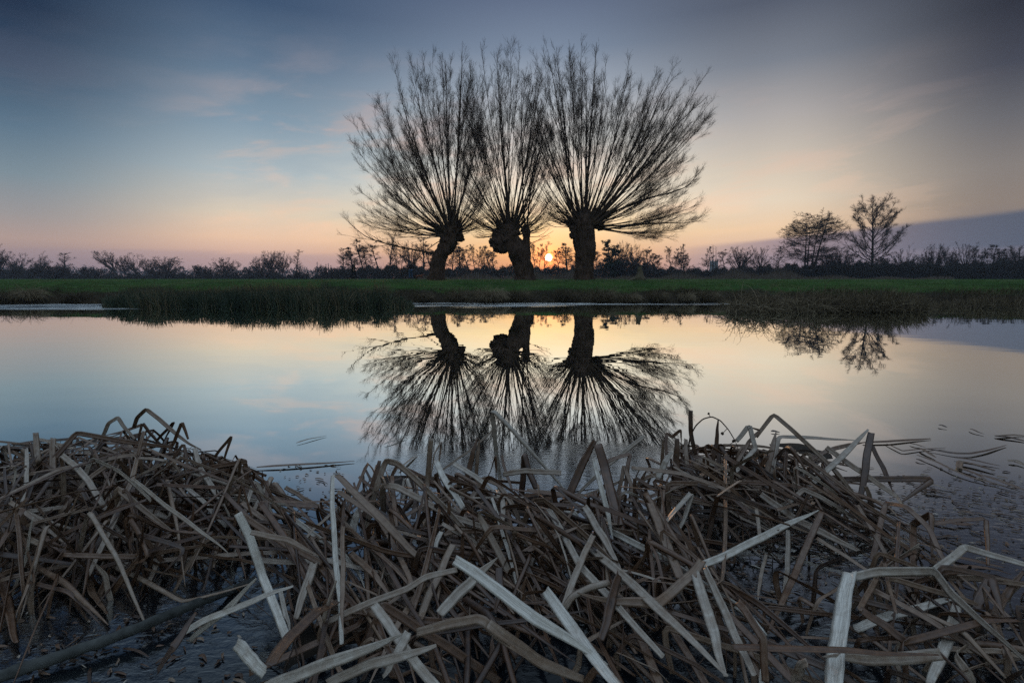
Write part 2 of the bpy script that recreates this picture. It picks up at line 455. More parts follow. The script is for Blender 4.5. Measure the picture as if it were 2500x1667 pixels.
def spawn(P, Rr, m, t0, t1, ang, angsd, lfrac, n, up_pull, wob, rng, rk=0.6, rmin=0.004, flat=0.0, shorten=0.6, lmin=0.0):
    """m children on every parent polyline"""
    N, k, _ = P.shape
    t = rng.uniform(t0, t1, (N, m)) ** 0.9
    f = t * (k - 1); i = np.minimum(f.astype(int), k - 2); fr = (f - i)[..., None]
    ii = np.arange(N)[:, None]
    pos = P[ii, i] * (1 - fr) + P[ii, i + 1] * fr
    tan = nrm(P[ii, i + 1] - P[ii, i])
    rad = Rr[ii, i] * (1 - fr[..., 0]) + Rr[ii, i + 1] * fr[..., 0]
    L = np.linalg.norm(np.diff(P, axis=1), axis=-1).sum(1)[:, None]
    rv = rng.normal(0, 1, (N, m, 3))
    if flat: rv[..., 2] *= (1 - flat)
    perp = nrm(rv - (rv * tan).sum(-1, keepdims=True) * tan)
    a = np.radians(rng.normal(ang, angsd, (N, m)))[..., None]
    d = tan * np.cos(a) + perp * np.sin(a)
    ln = np.maximum(L * lfrac * (1 - shorten * t) * rng.uniform(0.55, 1.25, (N, m)), lmin)
    P2 = grow(pos.reshape(-1, 3), d.reshape(-1, 3), ln.ravel(), n, up_pull, wob, rng)
    r0 = np.maximum(rad.ravel() * rk, rmin)
    R2 = r0[:, None] * (1 - np.linspace(0, 1, n)[None] * 0.75)
    R2 = np.maximum(R2, rmin * 0.6)
    return P2, R2

def loft(path, radii, rings, segs, rough=0.10, seed=0., ridge=0.06):
    """knobbly tapering trunk"""
    path = np.array(path, dtype=float); radii = np.array(radii, dtype=float)
    t = np.linspace(0, 1, len(path)); tt = np.linspace(0, 1, rings)
    C = np.stack([np.interp(tt, t, path[:, i]) for i in range(3)], 1); rr = np.interp(tt, t, radii)
    for _ in range(3):
        C[1:-1] = (C[:-2] + 2 * C[1:-1] + C[2:]) / 4; rr[1:-1] = (rr[:-2] + 2 * rr[1:-1] + rr[2:]) / 4
    T = nrm(np.gradient(C, axis=0))
    A = nrm(np.cross(T, np.array([[0., 1., 0.]]))); B = np.cross(T, A)
    th = np.arange(segs) * 2 * np.pi / segs
    D = A[:, None] * np.cos(th)[None, :, None] + B[:, None] * np.sin(th)[None, :, None]
    V0 = C[:, None] + D * rr[:, None, None]
    q = V0.reshape(-1, 3).copy(); q[:, 2] *= 0.45
    nz = vnoise(q, 4.5, seed).reshape(rings, segs) * rough * 1.6 + vnoise(V0.reshape(-1, 3), 11., seed + 5).reshape(rings, segs) * rough * 0.5
    rd = np.sin(th[None, :] * 9 + 3 * vnoise(C, 1.5, seed + 9)[:, None]) * ridge
    V = C[:, None] + D * (rr[:, None] * (1 + nz + rd))[..., None]
    i = (np.arange(rings - 1) * segs)[:, None]; j = np.arange(segs)[None]; j2 = (j + 1) % segs
    F = np.stack([i + j, i + j2, i + segs + j2, i + segs + j], -1).reshape(-1, 4)
    cap = ((rings - 1) * segs + np.arange(segs))[None]
    return V.reshape(-1, 3), [F, cap]

def lump(c, r, seed, n=14, amp=0.3):
    c = np.array(c); r = np.array(r)
    u = np.linspace(0.02, np.pi - 0.02, n); v = np.arange(2 * n) * np.pi / n
    D = np.stack([np.sin(u)[:, None] * np.cos(v)[None], np.sin(u)[:, None] * np.sin(v)[None], np.cos(u)[:, None] + 0 * v[None]], -1)
    q = D.reshape(-1, 3)
    k = 1 + amp * vnoise(q, 2.0, seed) + amp * 0.6 * vnoise(q, 5.0, seed + 3)
    V = c + q * r * k[:, None]
    i = (np.arange(n - 1) * 2 * n)[:, None]; j = np.arange(2 * n)[None]; j2 = (j + 1) % (2 * n)
    return V, [np.stack([i + j, i + j2, i + 2 * n + j2, i + 2 * n + j], -1).reshape(-1, 4)]

WD = 22.5          # working distance of the traced outlines
WREAL = 32.0       # where the row really stands
def wc(x, y, dy=0.0):
    """point of the willow row from a detail-crop coordinate"""
    return at(800 + x / 2.4126, 50 + y / 2.4126, WD + dy)

def willow(label, head, base, trunk, env, seed, nl, lumps, extra=(), stems=(), hw=.35):
    rng = np.random.default_rng(seed)
    kf = WREAL / WD
    b = wc(*base); gz = float(ground_z(b[0] * kf, WREAL)) - 0.03
    root = np.array([b[0], WD, CAM_H + (gz - CAM_H) / kf])
    o = empty('pollard_willow', (root[0] * kf, WREAL, gz), label, 'tree', 'pollarded willows on the far bank')
    o.scale = (kf, kf, kf)
    acc = Acc()
    path = [wc(x, y, dy) - root for x, y, dy, r in trunk]; path[0][2] = -0.1
    acc.add(*loft(path, [r * (0.87 if i < 5 else 0.70) for i, (*_, r) in enumerate(trunk)], 60, 36, 0.20, seed, 0.05))
    for st in stems:
        acc.add(*loft([wc(x, y, dy) - root for x, y, dy, r in st], [r for *_, r in st], 24, 16, 0.16, seed + 3))
    for (x, y, dy, r) in lumps:
        acc.add(*lump(wc(x, y, dy) - root, (r * .62, r * .62, r * 0.62), seed + x * 0.01, 16, 0.42))
    link('trunk', acc.mesh('willow_trunk', M_BARK, True), o)
    # crown: whips fanned from the pollard head; envelope gives reach by angle from the vertical
    H = wc(*head)
    ev = []
    for (x, y) in env:
        v = wc(x, y) - H
        ev.append((math.atan2(v[0], v[2]), math.hypot(v[0], v[2])))
    ev.sort(); ea = np.array([e[0] for e in ev]); eL = np.array([e[1] for e in ev])
    H = H - root
    th = []
    hi, lo = ea.max(), ea.min()
    # limbs crowd where the fan reaches far
    gq = np.linspace(lo, hi, 400); wq = np.interp(gq, ea, eL) ** 0.9
    cq = np.cumsum(wq); cq /= cq[-1]
    th = np.interp((np.arange(nl) + rng.uniform(0, 1, nl)) / nl, cq, gq)
    Ls = np.interp(th, ea, eL) * 0.97
    full = rng.uniform(0, 1, nl)
    Ls = Ls * np.where(full > 0.2, rng.uniform(0.92, 1.0, nl), rng.uniform(0.65, 0.95, nl))
    dep = rng.uniform(-0.5, 0.5, nl)          # lean towards or away from the water
    tip = np.stack([np.sin(th) * Ls, dep * Ls * 0.8, np.cos(th) * Ls], -1)
    st = H + np.stack([np.clip(th / 1.0, -1, 1) * rng.uniform(0.6, 1.0, nl) * hw + rng.normal(0, .06, nl), dep * 0.6, -0.1 - 0.25 * np.abs(np.sin(th)) + 0.2 * np.cos(th) * rng.uniform(0, 1, nl)], -1)
    n = 20
    s = np.linspace(0, 1, n)[None, :, None]
    out = nrm(np.stack([np.sin(th * 1.18), dep * 0.9, np.maximum(np.cos(th * 1.12), -0.2)], -1))
    ctrl = st + out * (Ls * 0.48)[:, None]
    endp = H + tip
    P = st[:, None] * (1 - s) ** 2 + ctrl[:, None] * 2 * s * (1 - s) + endp[:, None] * s ** 2
    wob = np.cumsum(rng.normal(0, 1, (nl, n, 3)), 1); wob -= wob[:, :1]
    wob = wob - np.linspace(0, 1, n)[None, :, None] * wob[:, -1:] * 0.7
    P += wob * 0.013 * np.linspace(0.3, 1, n)[None, :, None]
    r0 = (0.009 + 0.0040 * Ls) * np.where(rng.uniform(0, 1, nl) < 0.36, rng.uniform(0.85, 1.25, nl), rng.uniform(0.3, 0.6, nl))
    Rr = r0[:, None] * (1 - np.linspace(0, 1, n)[None]) ** 0.85 + 0.004 + 0.050 * np.exp(-np.linspace(0, 1, n)[None] * 16)
    ca = Acc()
    ca.add(*tubes(P, Rr, 6))
    for ex in extra:
        pts = np.array([wc(x, y, dy) - root for x, y, dy in ex[0]])
        tt = np.linspace(0, 1, len(pts)); t2 = np.linspace(0, 1, n)
        e = np.stack([np.interp(t2, tt, pts[:, i]) for i in range(3)], 1)
        e[1:-1] = (e[:-2] + 2 * e[1:-1] + e[2:]) / 4
        er = np.linspace(ex[1], 0.006, n)
        ca.add(*tubes(e[None], er[None], 6))
        P = np.concatenate([P, e[None]]); Rr = np.concatenate([Rr, er[None]])
    n_ex = len(extra)
    PF, RF = spawn(P, Rr, 4, 0.12, 0.62, 12, 5, 0.62, 16, 0.15, 0.06, rng, 0.5, 0.0065, shorten=0.75)
    ca.add(*tubes(PF, RF, 5, False))
    def plen(P): return np.linalg.norm(np.diff(P, axis=1), axis=-1).sum(1)
    PA, RA = spawn(P, Rr, 20, 0.30, 0.985, 21, 7, 0.17, 8, 0.35, 0.07, rng, 0.45, 0.0040, shorten=0.7, lmin=0.3)
    keep = np.repeat(plen(P), 20) * rng.uniform(0.3, 1, len(PA)) > 0.30 * eL.max()
    PA, RA = PA[keep], RA[keep]
    PB, RB = spawn(PF, RF, 12, 0.25, 0.985, 22, 7, 0.24, 8, 0.35, 0.07, rng, 0.5, 0.0036, shorten=0.7, lmin=0.3)
    keep = np.repeat(plen(PF), 12) * rng.uniform(0.3, 1, len(PB)) > 0.16 * eL.max()
    PB, RB = PB[keep], RB[keep]
    P2 = np.concatenate([PA, PB]); R2 = np.concatenate([RA, RB])
    ca.add(*tubes(P2, R2, 4, False))
    P3, R3 = spawn(P2, R2, 8, 0.1, 0.98, 25, 8, 0.50, 6, 0.25, 0.09, rng, 0.7, 0.0025, lmin=0.25)
    ca.add(*tubes(P3, R3, 3, False))
    P4, R4 = spawn(P3, R3, 2, 0.2, 0.95, 26, 10, 0.5, 4, 0.15, 0.12, rng, 0.8, 0.0021, lmin=0.16)
    ca.add(*tubes(P4, R4, 3, False))
    # short shoots bristling from the head itself
    m = 260
    a = rng.uniform(-1.75, 1.75, m); dd = rng.uniform(-1, 1, m)
    sp = H + np.stack([np.sin(a) * hw * .85, dd * 0.3, np.cos(a) * 0.25 - 0.2], -1)
    P5 = grow(sp, np.stack([np.sin(a), dd * 0.6, np.cos(a) + 0.25], -1), rng.uniform(0.4, 2.3, m), 7, 0.35, 0.22, rng)
    R5 = np.linspace(1, 0.35, 7)[None] * rng.uniform(0.006, 0.011, m)[:, None]
    ca.add(*tubes(P5, R5, 4, False))
    P6, R6 = spawn(P5, R5, 5, 0.3, 0.95, 28, 10, 0.3, 4, 0.2, 0.2, rng, 0.7, 0.0032, lmin=0.15)
    ca.add(*tubes(P6, R6, 3, False))
    link('crown', ca.mesh('willow_crown', M_TWIG, True), o)
    return o

willow('leaning bare pollard willow with a long low branch, leftmost of the three willows',
       (730, 1220), (640, 1530),
       [(640, 1545, 0, .46), (642, 1500, 0, .39), (650, 1440, 0, .345), (662, 1390, 0, .34), (690, 1345, 0, .38), (715, 1305, 0, .48), (730, 1255, 0, .50), (732, 1205, 0, .36), (735, 1170, 0, .22)],
       [(735, 1150 - 1000), (765, 150), (535, 185), (410, 250), (285, 280), (215, 470), (172, 570), (175, 790), (205, 980), (150, 1040), (190, 1130), (260, 1240), (880, 330), (950, 500), (985, 700), (985, 900), (940, 1060), (870, 1190)],
       11, 50, [(690, 1290, -.1, .34), (780, 1280, .05, .30), (745, 1225, -.15, .33), (700, 1240, .1, .28), (660, 1330, 0, .18)],
       extra=[([(650, 1372, 0), (600, 1370, .1), (520, 1352, .2), (420, 1335, .2), (320, 1308, .1), (230, 1280, 0), (150, 1215, -.1), (95, 1160, -.2)], .05),
              ([(690, 1265, -.2), (600, 1220, -.5), (480, 1235, -.8), (380, 1240, -1.), (300, 1225, -1.2), (200, 1190, -1.4)], .028),
              ([(680, 1290, -.2), (640, 1310, -.5), (560, 1370, -.8), (480, 1460, -1.0), (405, 1525, -1.0)], .022),
              ([(650, 1375, -.4), (690, 1420, -.7), (710, 1500, -.8)], .014)], hw=.36)
willow('bare pollard willow with a split trunk and see-through gap, middle of the three',
       (1075, 1215), (1165, 1530),
       [(1163, 1545, 0, .56), (1160, 1500, 0, .48), (1152, 1440, 0, .46), (1140, 1390, 0, .47), (1110, 1340, 0, .52), (1075, 1300, 0, .62), (1062, 1255, 0, .58), (1068, 1215, 0, .46), (1075, 1180, 0, .26)],
       [(1080, 170), (985, 80), (890, 230), (815, 330), (765, 520), (745, 720), (750, 880), (770, 1060), (820, 1230), (860, 1300), (1130, 120), (1215, 135), (1290, 260), (1330, 470), (1345, 700), (1345, 900), (1340, 1090), (1310, 1240)],
       23, 50, [(1000, 1310, -.1, .50), (1020, 1335, -.05, .50), (1030, 1270, .1, .56), (1100, 1250, -.15, .36), (975, 1300, 0, .30), (1040, 1345, 0, .30), (1050, 1300, 0, .62), (1008, 1265, 0, .44)],
       stems=[[(1165, 1400, .05, .20), (1172, 1330, .05, .155), (1172, 1275, .05, .135), (1172, 1235, .03, .16), (1165, 1205, 0, .12)]],
       extra=[([(1172, 1240, 0), (1180, 1150, 0), (1195, 1000, 0), (1220, 800, .1), (1240, 600, .2)], .04),
              ([(1165, 1225, 0), (1150, 1100, -.2), (1150, 900, -.3), (1140, 600, -.3), (1145, 350, -.3)], .04),
              ([(1180, 1320, 0), (1250, 1290, .3), (1330, 1240, .4)], .015)], hw=.62)
willow('bare pollard willow with straight thick trunk and widest fan, right of the sun',
       (1510, 1165), (1512, 1530),
       [(1512, 1545, 0, .52), (1512, 1500, 0, .47), (1515, 1440, 0, .44), (1518, 1390, 0, .46), (1518, 1340, 0, .52), (1512, 1290, 0, .62), (1506, 1240, 0, .70), (1508, 1190, 0, .69), (1512, 1150, 0, .54), (1512, 1115, 0, .28)],
       [(1510, 180), (1588, 82), (1450, 160), (1362, 100), (1270, 190), (1215, 340), (1190, 540), (1195, 750), (1210, 920), (1225, 1060), (1260, 1190), (1660, 205), (1800, 310), (1960, 330), (2050, 325), (2150, 400), (2232, 450), (2185, 640), (2120, 800), (2215, 860), (2170, 1000), (2215, 1190), (2060, 1290)],
       37, 66, [(1452, 1225, -.1, .34), (1500, 1170, -.2, .40), (1545, 1160, .1, .30), (1445, 1265, 0, .26), (1462, 1175, 0, .26)],
       extra=[([(1590, 1235, 0), (1700, 1220, 0), (1850, 1200, .1), (2000, 1192, .2), (2110, 1195, .2), (2200, 1180, .2)], .045),
              ([(1590, 1190, 0), (1720, 1110, -.2), (1870, 1050, -.3), (2010, 1020, -.4), (2120, 980, -.4), (2210, 870, -.4)], .05),
              ([(1570, 1190, 0), (1680, 1070, .2), (1800, 930, .3), (1950, 730, .4), (2080, 590, .5), (2225, 460, .5)], .055),
              ([(1560, 1170, 0), (1640, 1050, -.2), (1760, 880, -.3), (1880, 650, -.3), (1960, 450, -.3), (2040, 330, -.3)], .05),
              ([(1520, 1150, 0), (1530, 950, -.1), (1545, 700, -.1), (1565, 400, -.1), (1585, 130, -.1)], .06),
              ([(1460, 1170, 0), (1425, 1000, .1), (1395, 700, .1), (1385, 450, .1)], .05)], hw=.60)

# ------------------------------------------------------------------ distant trees: prototypes 10 m tall
def specks(P, per, size, rng):
    """small leaf or cone faces along twigs"""
    N, n, _ = P.shape
    c = P[:, 1:].reshape(-1, 3)
    c = c[rng.integers(0, len(c), int(N * per))] + rng.normal(0, size, (int(N * per), 3))
    a = nrm(rng.normal(0, 1, c.shape)) * (size * rng.uniform(0.5, 1.1, (len(c), 1)))
    b = nrm(np.cross(a, rng.normal(0, 1, c.shape))) * (size * rng.uniform(0.35, 0.8, (len(c), 1)))
    V = np.stack([c - a, c - b, c + a, c + b], 1).reshape(-1, 3)
    return V, [np.arange(len(V)).reshape(-1, 4)]

def proto(kind, seed):
    rng = np.random.default_rng(seed)
    tr, cr = Acc(), Acc()
    bark, twig = M_FARBARK, M_FARTWIG
    def stem(starts, dirs, lens, r, n=10, up=0.1, wob=0.12, tip=0.25):
        P = grow(np.array(starts, float), np.array(dirs, float), np.array(lens, float), n, up, wob, rng)
        Rr = np.array(r)[:, None] * np.linspace(1, tip, n)[None]
        tr.add(*tubes(P, Rr, 8))
        return P, Rr
    def levels(P, Rr, lv):
        for i, (m, t0, t1, a, lf, n, up, wob, rmin, sh) in enumerate(lv):
            P, Rr = spawn(P, Rr, m, t0, t1, a, 10, lf, n, up, wob, rng, 0.6, rmin, shorten=sh, lmin=0.25)
            cr.add(*tubes(P, Rr, 5 if i == 0 else 3, False))
        return P, Rr
    def reach(st, tips, r, lift, n=12, sides=5):
        """limbs that set out from st and end at the crown's outline"""
        st = np.array(st, float); tips = np.array(tips, float)
        d = np.linalg.norm(tips - st, axis=1)[:, None]
        ctrl = st + (tips - st) * np.array([.62, .62, .3]) + UP * lift * d * .3
        t = np.linspace(0, 1, n)[None, :, None]
        P = st[:, None] * (1 - t) ** 2 + ctrl[:, None] * 2 * t * (1 - t) + tips[:, None] * t ** 2
        w_ = np.cumsum(rng.normal(0, .035, P.shape), 1); P = P + (w_ - w_[:, :1]) * np.linspace(0, 1, n)[None, :, None]
        Rr = np.asarray(r)[:, None] * np.linspace(1, .22, n)[None]
        cr.add(*tubes(P, Rr, sides))
        return P, Rr
    def dome(N, c, rad, zlo, lo=.7):
        z = rng.uniform(zlo, 1, N); a = rng.uniform(0, 2 * np.pi, N); q = np.sqrt(np.maximum(1 - z * z, 0))
        return np.array(c) + np.stack([np.cos(a) * q, np.sin(a) * q, z], -1) * np.array(rad) * rng.uniform(lo, 1, N)[:, None]
    if kind in ('oak', 'ash', 'leaning'):
        lean = -2.6 if kind == 'leaning' else 0.3 * rng.normal()
        P, Rr = stem([[0, 0, -.2]], [[lean * .16, 0, 1]], [3.4 if kind != 'leaning' else 5.2], [.33 if kind != 'leaning' else .24], 8, 0.1, 0.08, 0.62)
        N = 30 if kind == 'oak' else 20
        k_ = rng.integers(4, 8, N); st = P[0][k_]
        if kind == 'oak': tips = dome(N, (lean, 0, 5.7), (4.6, 4.6, 4.2), -.3)
        elif kind == 'ash': tips = dome(N, (lean, 0, 5.2), (4.9, 4.9, 4.6), -.1, .75)
        else: tips = dome(N, (lean - .6, 0, 7.0), (3.6, 3.2, 2.9), -.35)
        tp, rr = reach(st, tips, rng.uniform(.06, .15, N), .55)
        if kind == 'oak':
            q, _ = levels(tp, rr, [(10, .25, 1, 42, .26, 7, .2, .25, .024, .4), (6, .15, 1, 42, .5, 5, .1, .25, .018, .5), (3, .2, 1, 45, .55, 4, .1, .2, .014, .4)])
            cr.add(*specks(q, 0.4, 0.05, rng))
        else:
            levels(tp, rr, [(10, .25, 1, 36, .26, 7, .25, .2, .022, .4), (6, .15, 1, 36, .5, 5, .15, .2, .016, .5), (3, .2, 1, 40, .5, 4, .1, .2, .012, .4)])
    elif kind in ('alder', 'thin_alder'):
        twig = M_ALDER
        ns = 1 if kind == 'thin_alder' else 2
        P, Rr = stem([[rng.normal(0, .25) * (ns - 1), 0, -.2] for _ in range(ns)], [[rng.normal(0, .07), 0, 1] for _ in range(ns)], [10, 8.6][:ns], [.19, .15][:ns], 14, 0.25, 0.13, 0.15)
        q, _ = levels(P, Rr, [(24 if ns == 1 else 24, .34, 1, 62, .34, 8, .12, .3, .024, .72), (8, .15, 1, 40, .42, 5, .05, .3, .026, .4), (4, .2, 1, 45, .5, 4, 0, .2, .020, .4)])
        cr.add(*specks(q, 1.5, 0.075, rng))
    elif kind == 'birch':
        P, Rr = stem([[0, 0, -.2]], [[0, 0, 1]], [10.2], [.15], 14, 0.2, 0.08, 0.12)
        levels(P, Rr, [(26, .2, 1, 38, .36, 8, .25, .2, .026, .75), (9, .15, 1, 32, .42, 5, .1, .2, .018, .4), (3, .2, 1, 35, .5, 4, 0, .2, .015, .4)])
    elif kind == 'tall_open':
        P, Rr = stem([[0, 0, -.2]], [[0.02, 0, 1]], [9.6], [.15], 16, 0.15, 0.05, 0.14)
        N = 42
        u = np.sort(rng.uniform(0, 1, N)); zs = 1.6 + 6.0 * u
        st = np.stack([np.interp(zs, P[0][:, 2], P[0][:, i]) for i in range(3)], 1)
        zt = np.minimum(zs + rng.uniform(2.0, 4.2, N) * (1 - .35 * u), 9.7)
        a = np.arange(N) * 2.4 + rng.normal(0, .3, N)
        hr = 2.85 * np.sqrt(np.clip(1 - ((zt - 5.2) / 4.9) ** 2, .05, 1)) * rng.uniform(.75, 1, N)
        tips = np.stack([np.cos(a) * hr, np.sin(a) * hr, zt], -1)
        tp, rr = reach(st, tips, .020 + .042 * (1 - u) * rng.uniform(.6, 1.2, N), .05, 14)
        levels(np.concatenate([tp, P[:, 2:]]), np.concatenate([rr, Rr[:, 2:]]), [(12, .2, 1, 30, .30, 7, .25, .15, .013, .5), (7, .15, 1, 32, .42, 5, .1, .15, .010, .4), (3, .2, 1, 34, .5, 4, 0, .15, .009, .4)]) if False else None
        q1, r1 = levels(tp, rr, [(12, .2, 1, 28, .28, 7, .25, .15, .010, .5), (6, .15, 1, 32, .42, 5, .1, .15, .008, .4), (3, .2, 1, 34, .5, 4, 0, .15, .0065, .4)])
        levels(P[:, 6:], Rr[:, 6:], [(20, .0, 1, 28, .16, 7, .25, .15, .014, .5), (7, .15, 1, 32, .42, 5, .1, .15, .011, .4), (3, .2, 1, 34, .5, 4, 0, .15, .009, .4)])
    elif kind == 'multi_alder':
        twig = M_ALDER
        P, Rr = stem([[-.30, 0, -.2], [.0, .1, -.2], [.2, -.1, -.2], [.40, 0, -.2]], [[-.07, 0, 1], [-.01, .03, 1], [.05, -.03, 1], [.15, 0, 1]], [8.3, 7.8, 9.0, 9.9], [.13, .12, .11, .14], 14, 0.14, 0.05, 0.15)
        N = 230
        w_ = rng.integers(0, 4, N); zs = rng.uniform(2.2, 9.3, N); zs = np.minimum(zs, P[w_, -1, 2] - .1)
        st = np.array([[np.interp(z, P[i][:, 2], P[i][:, j]) for j in range(3)] for i, z in zip(w_, zs)])
        a = rng.uniform(0, 2 * np.pi, N); zt = zs + rng.uniform(-.1, .9, N)
        hr = 3.9 * np.sqrt(np.clip(1 - ((zt - 5.0) / 5.2) ** 2, .06, 1)) * rng.uniform(.6, 1, N)
        tips = np.stack([.35 + np.cos(a) * hr, np.sin(a) * hr, zt], -1)
        tp, rr = reach(st, tips, rng.uniform(.016, .036, N), .12, 10, 4)
        q, _ = levels(tp, rr, [(9, .25, 1, 36, .28, 6, .05, .2, .014, .4), (5, .15, 1, 40, .5, 4, 0, .2, .012, .4)])
        cr.add(*specks(q, 0.3, 0.03, rng))
    elif kind == 'pole':
        P, Rr = stem([[0, 0, -.2]], [[0.01, 0, 1]], [10.2], [.12], 10, 0.1, 0.06, 0.25)
        levels(P, Rr, [(9, .45, 1, 50, .07, 5, .2, .3, .02, .4)])
    elif kind == 'ivy':
        twig = M_IVY
        P, Rr = stem([[0, 0, -.2], [.5, .2, -.2]], [[-.03, 0, 1], [.05, 0, 1]], [9.6, 8.5], [.25, .2], 12, 0.1, 0.1, 0.2)
        q, _ = levels(P, Rr, [(34, .05, 1, 70, .17, 6, .1, .3, .03, .25), (6, .1, 1, 45, .45, 4, .1, .3, .02, .4)])
        cr.add(*specks(q, 22, 0.13, rng))
    elif kind == 'bush':
        a = rng.uniform(0, 2 * np.pi, 16)
        P = grow(np.stack([np.cos(a) * .8, np.sin(a) * .8, a * 0 - .2], -1), np.stack([np.cos(a) * .6, np.sin(a) * .6, a * 0 + 1], -1), rng.uniform(6, 10, 16), 8, .2, .25, rng)
        Rr = np.linspace(.12, .04, 8)[None] * np.ones((16, 1))
        tr.add(*tubes(P, Rr, 5))
        q, _ = levels(P, Rr, [(10, .1, 1, 45, .4, 6, .15, .3, .05, .5), (7, .1, 1, 45, .5, 4, .1, .3, .035, .4)])
        cr.add(*specks(q, 4, 0.22, rng))
    elif kind == 'conifer':
        twig = M_IVY
        P, Rr = stem([[0, 0, -.2]], [[0, 0, 1]], [10], [.2], 12, 0, 0.02, 0.1)
        q, _ = levels(P, Rr, [(60, .08, 1, 75, .22, 5, -.1, .1, .05, .95)])
        cr.add(*specks(q, 9, 0.25, rng))
    tm = tr.mesh(kind + '_trunk', bark); cm = cr.mesh(kind + '_crown', twig)
    bb = np.array([v.co[:] for v in cm.vertices])
    w = (np.percentile(bb[:, 0], 98.5) - np.percentile(bb[:, 0], 1.5))
    h = np.percentile(bb[:, 2], 99.7); cx = (np.percentile(bb[:, 0], 98.5) + np.percentile(bb[:, 0], 1.5)) / 2
    return tm, cm, w, h, cx

PROTO = {}
for kd, seeds in dict(oak=(1, 2, 3), ash=(4, 5), leaning=(6,), alder=(7, 8, 9), thin_alder=(10, 11), birch=(12, 13), tall_open=(14,), multi_alder=(15,), pole=(16,), ivy=(17,), bush=(18, 19, 20), conifer=(21,)).items():
    PROTO[kd] = [proto(kd, sd_) for sd_ in seeds]

def far_tree(kind, var, cx, top, width, D, label, name=None, cat='tree', group=None, flip=False, low=0.0):
    tm, cm, w, h, pcx = PROTO[kind][var % len(PROTO[kind])]
    X = at(cx, 680, D)[0]
    sx = width / FPX * D / w
    X -= pcx * sx * (-1 if flip else 1) if kind == 'leaning' else 0
    z = float(ground_z(X, D)) - low
    H = at(cx, top, D)[2] - z
    o = empty(name or 'bare_tree', (X, D, z), label, cat, group)
    o.scale = (sx * (-1 if flip else 1), sx, H / h)
    link('trunk' if kind != 'bush' else 'stem', tm, o)
    link('crown', cm, o)
    return o

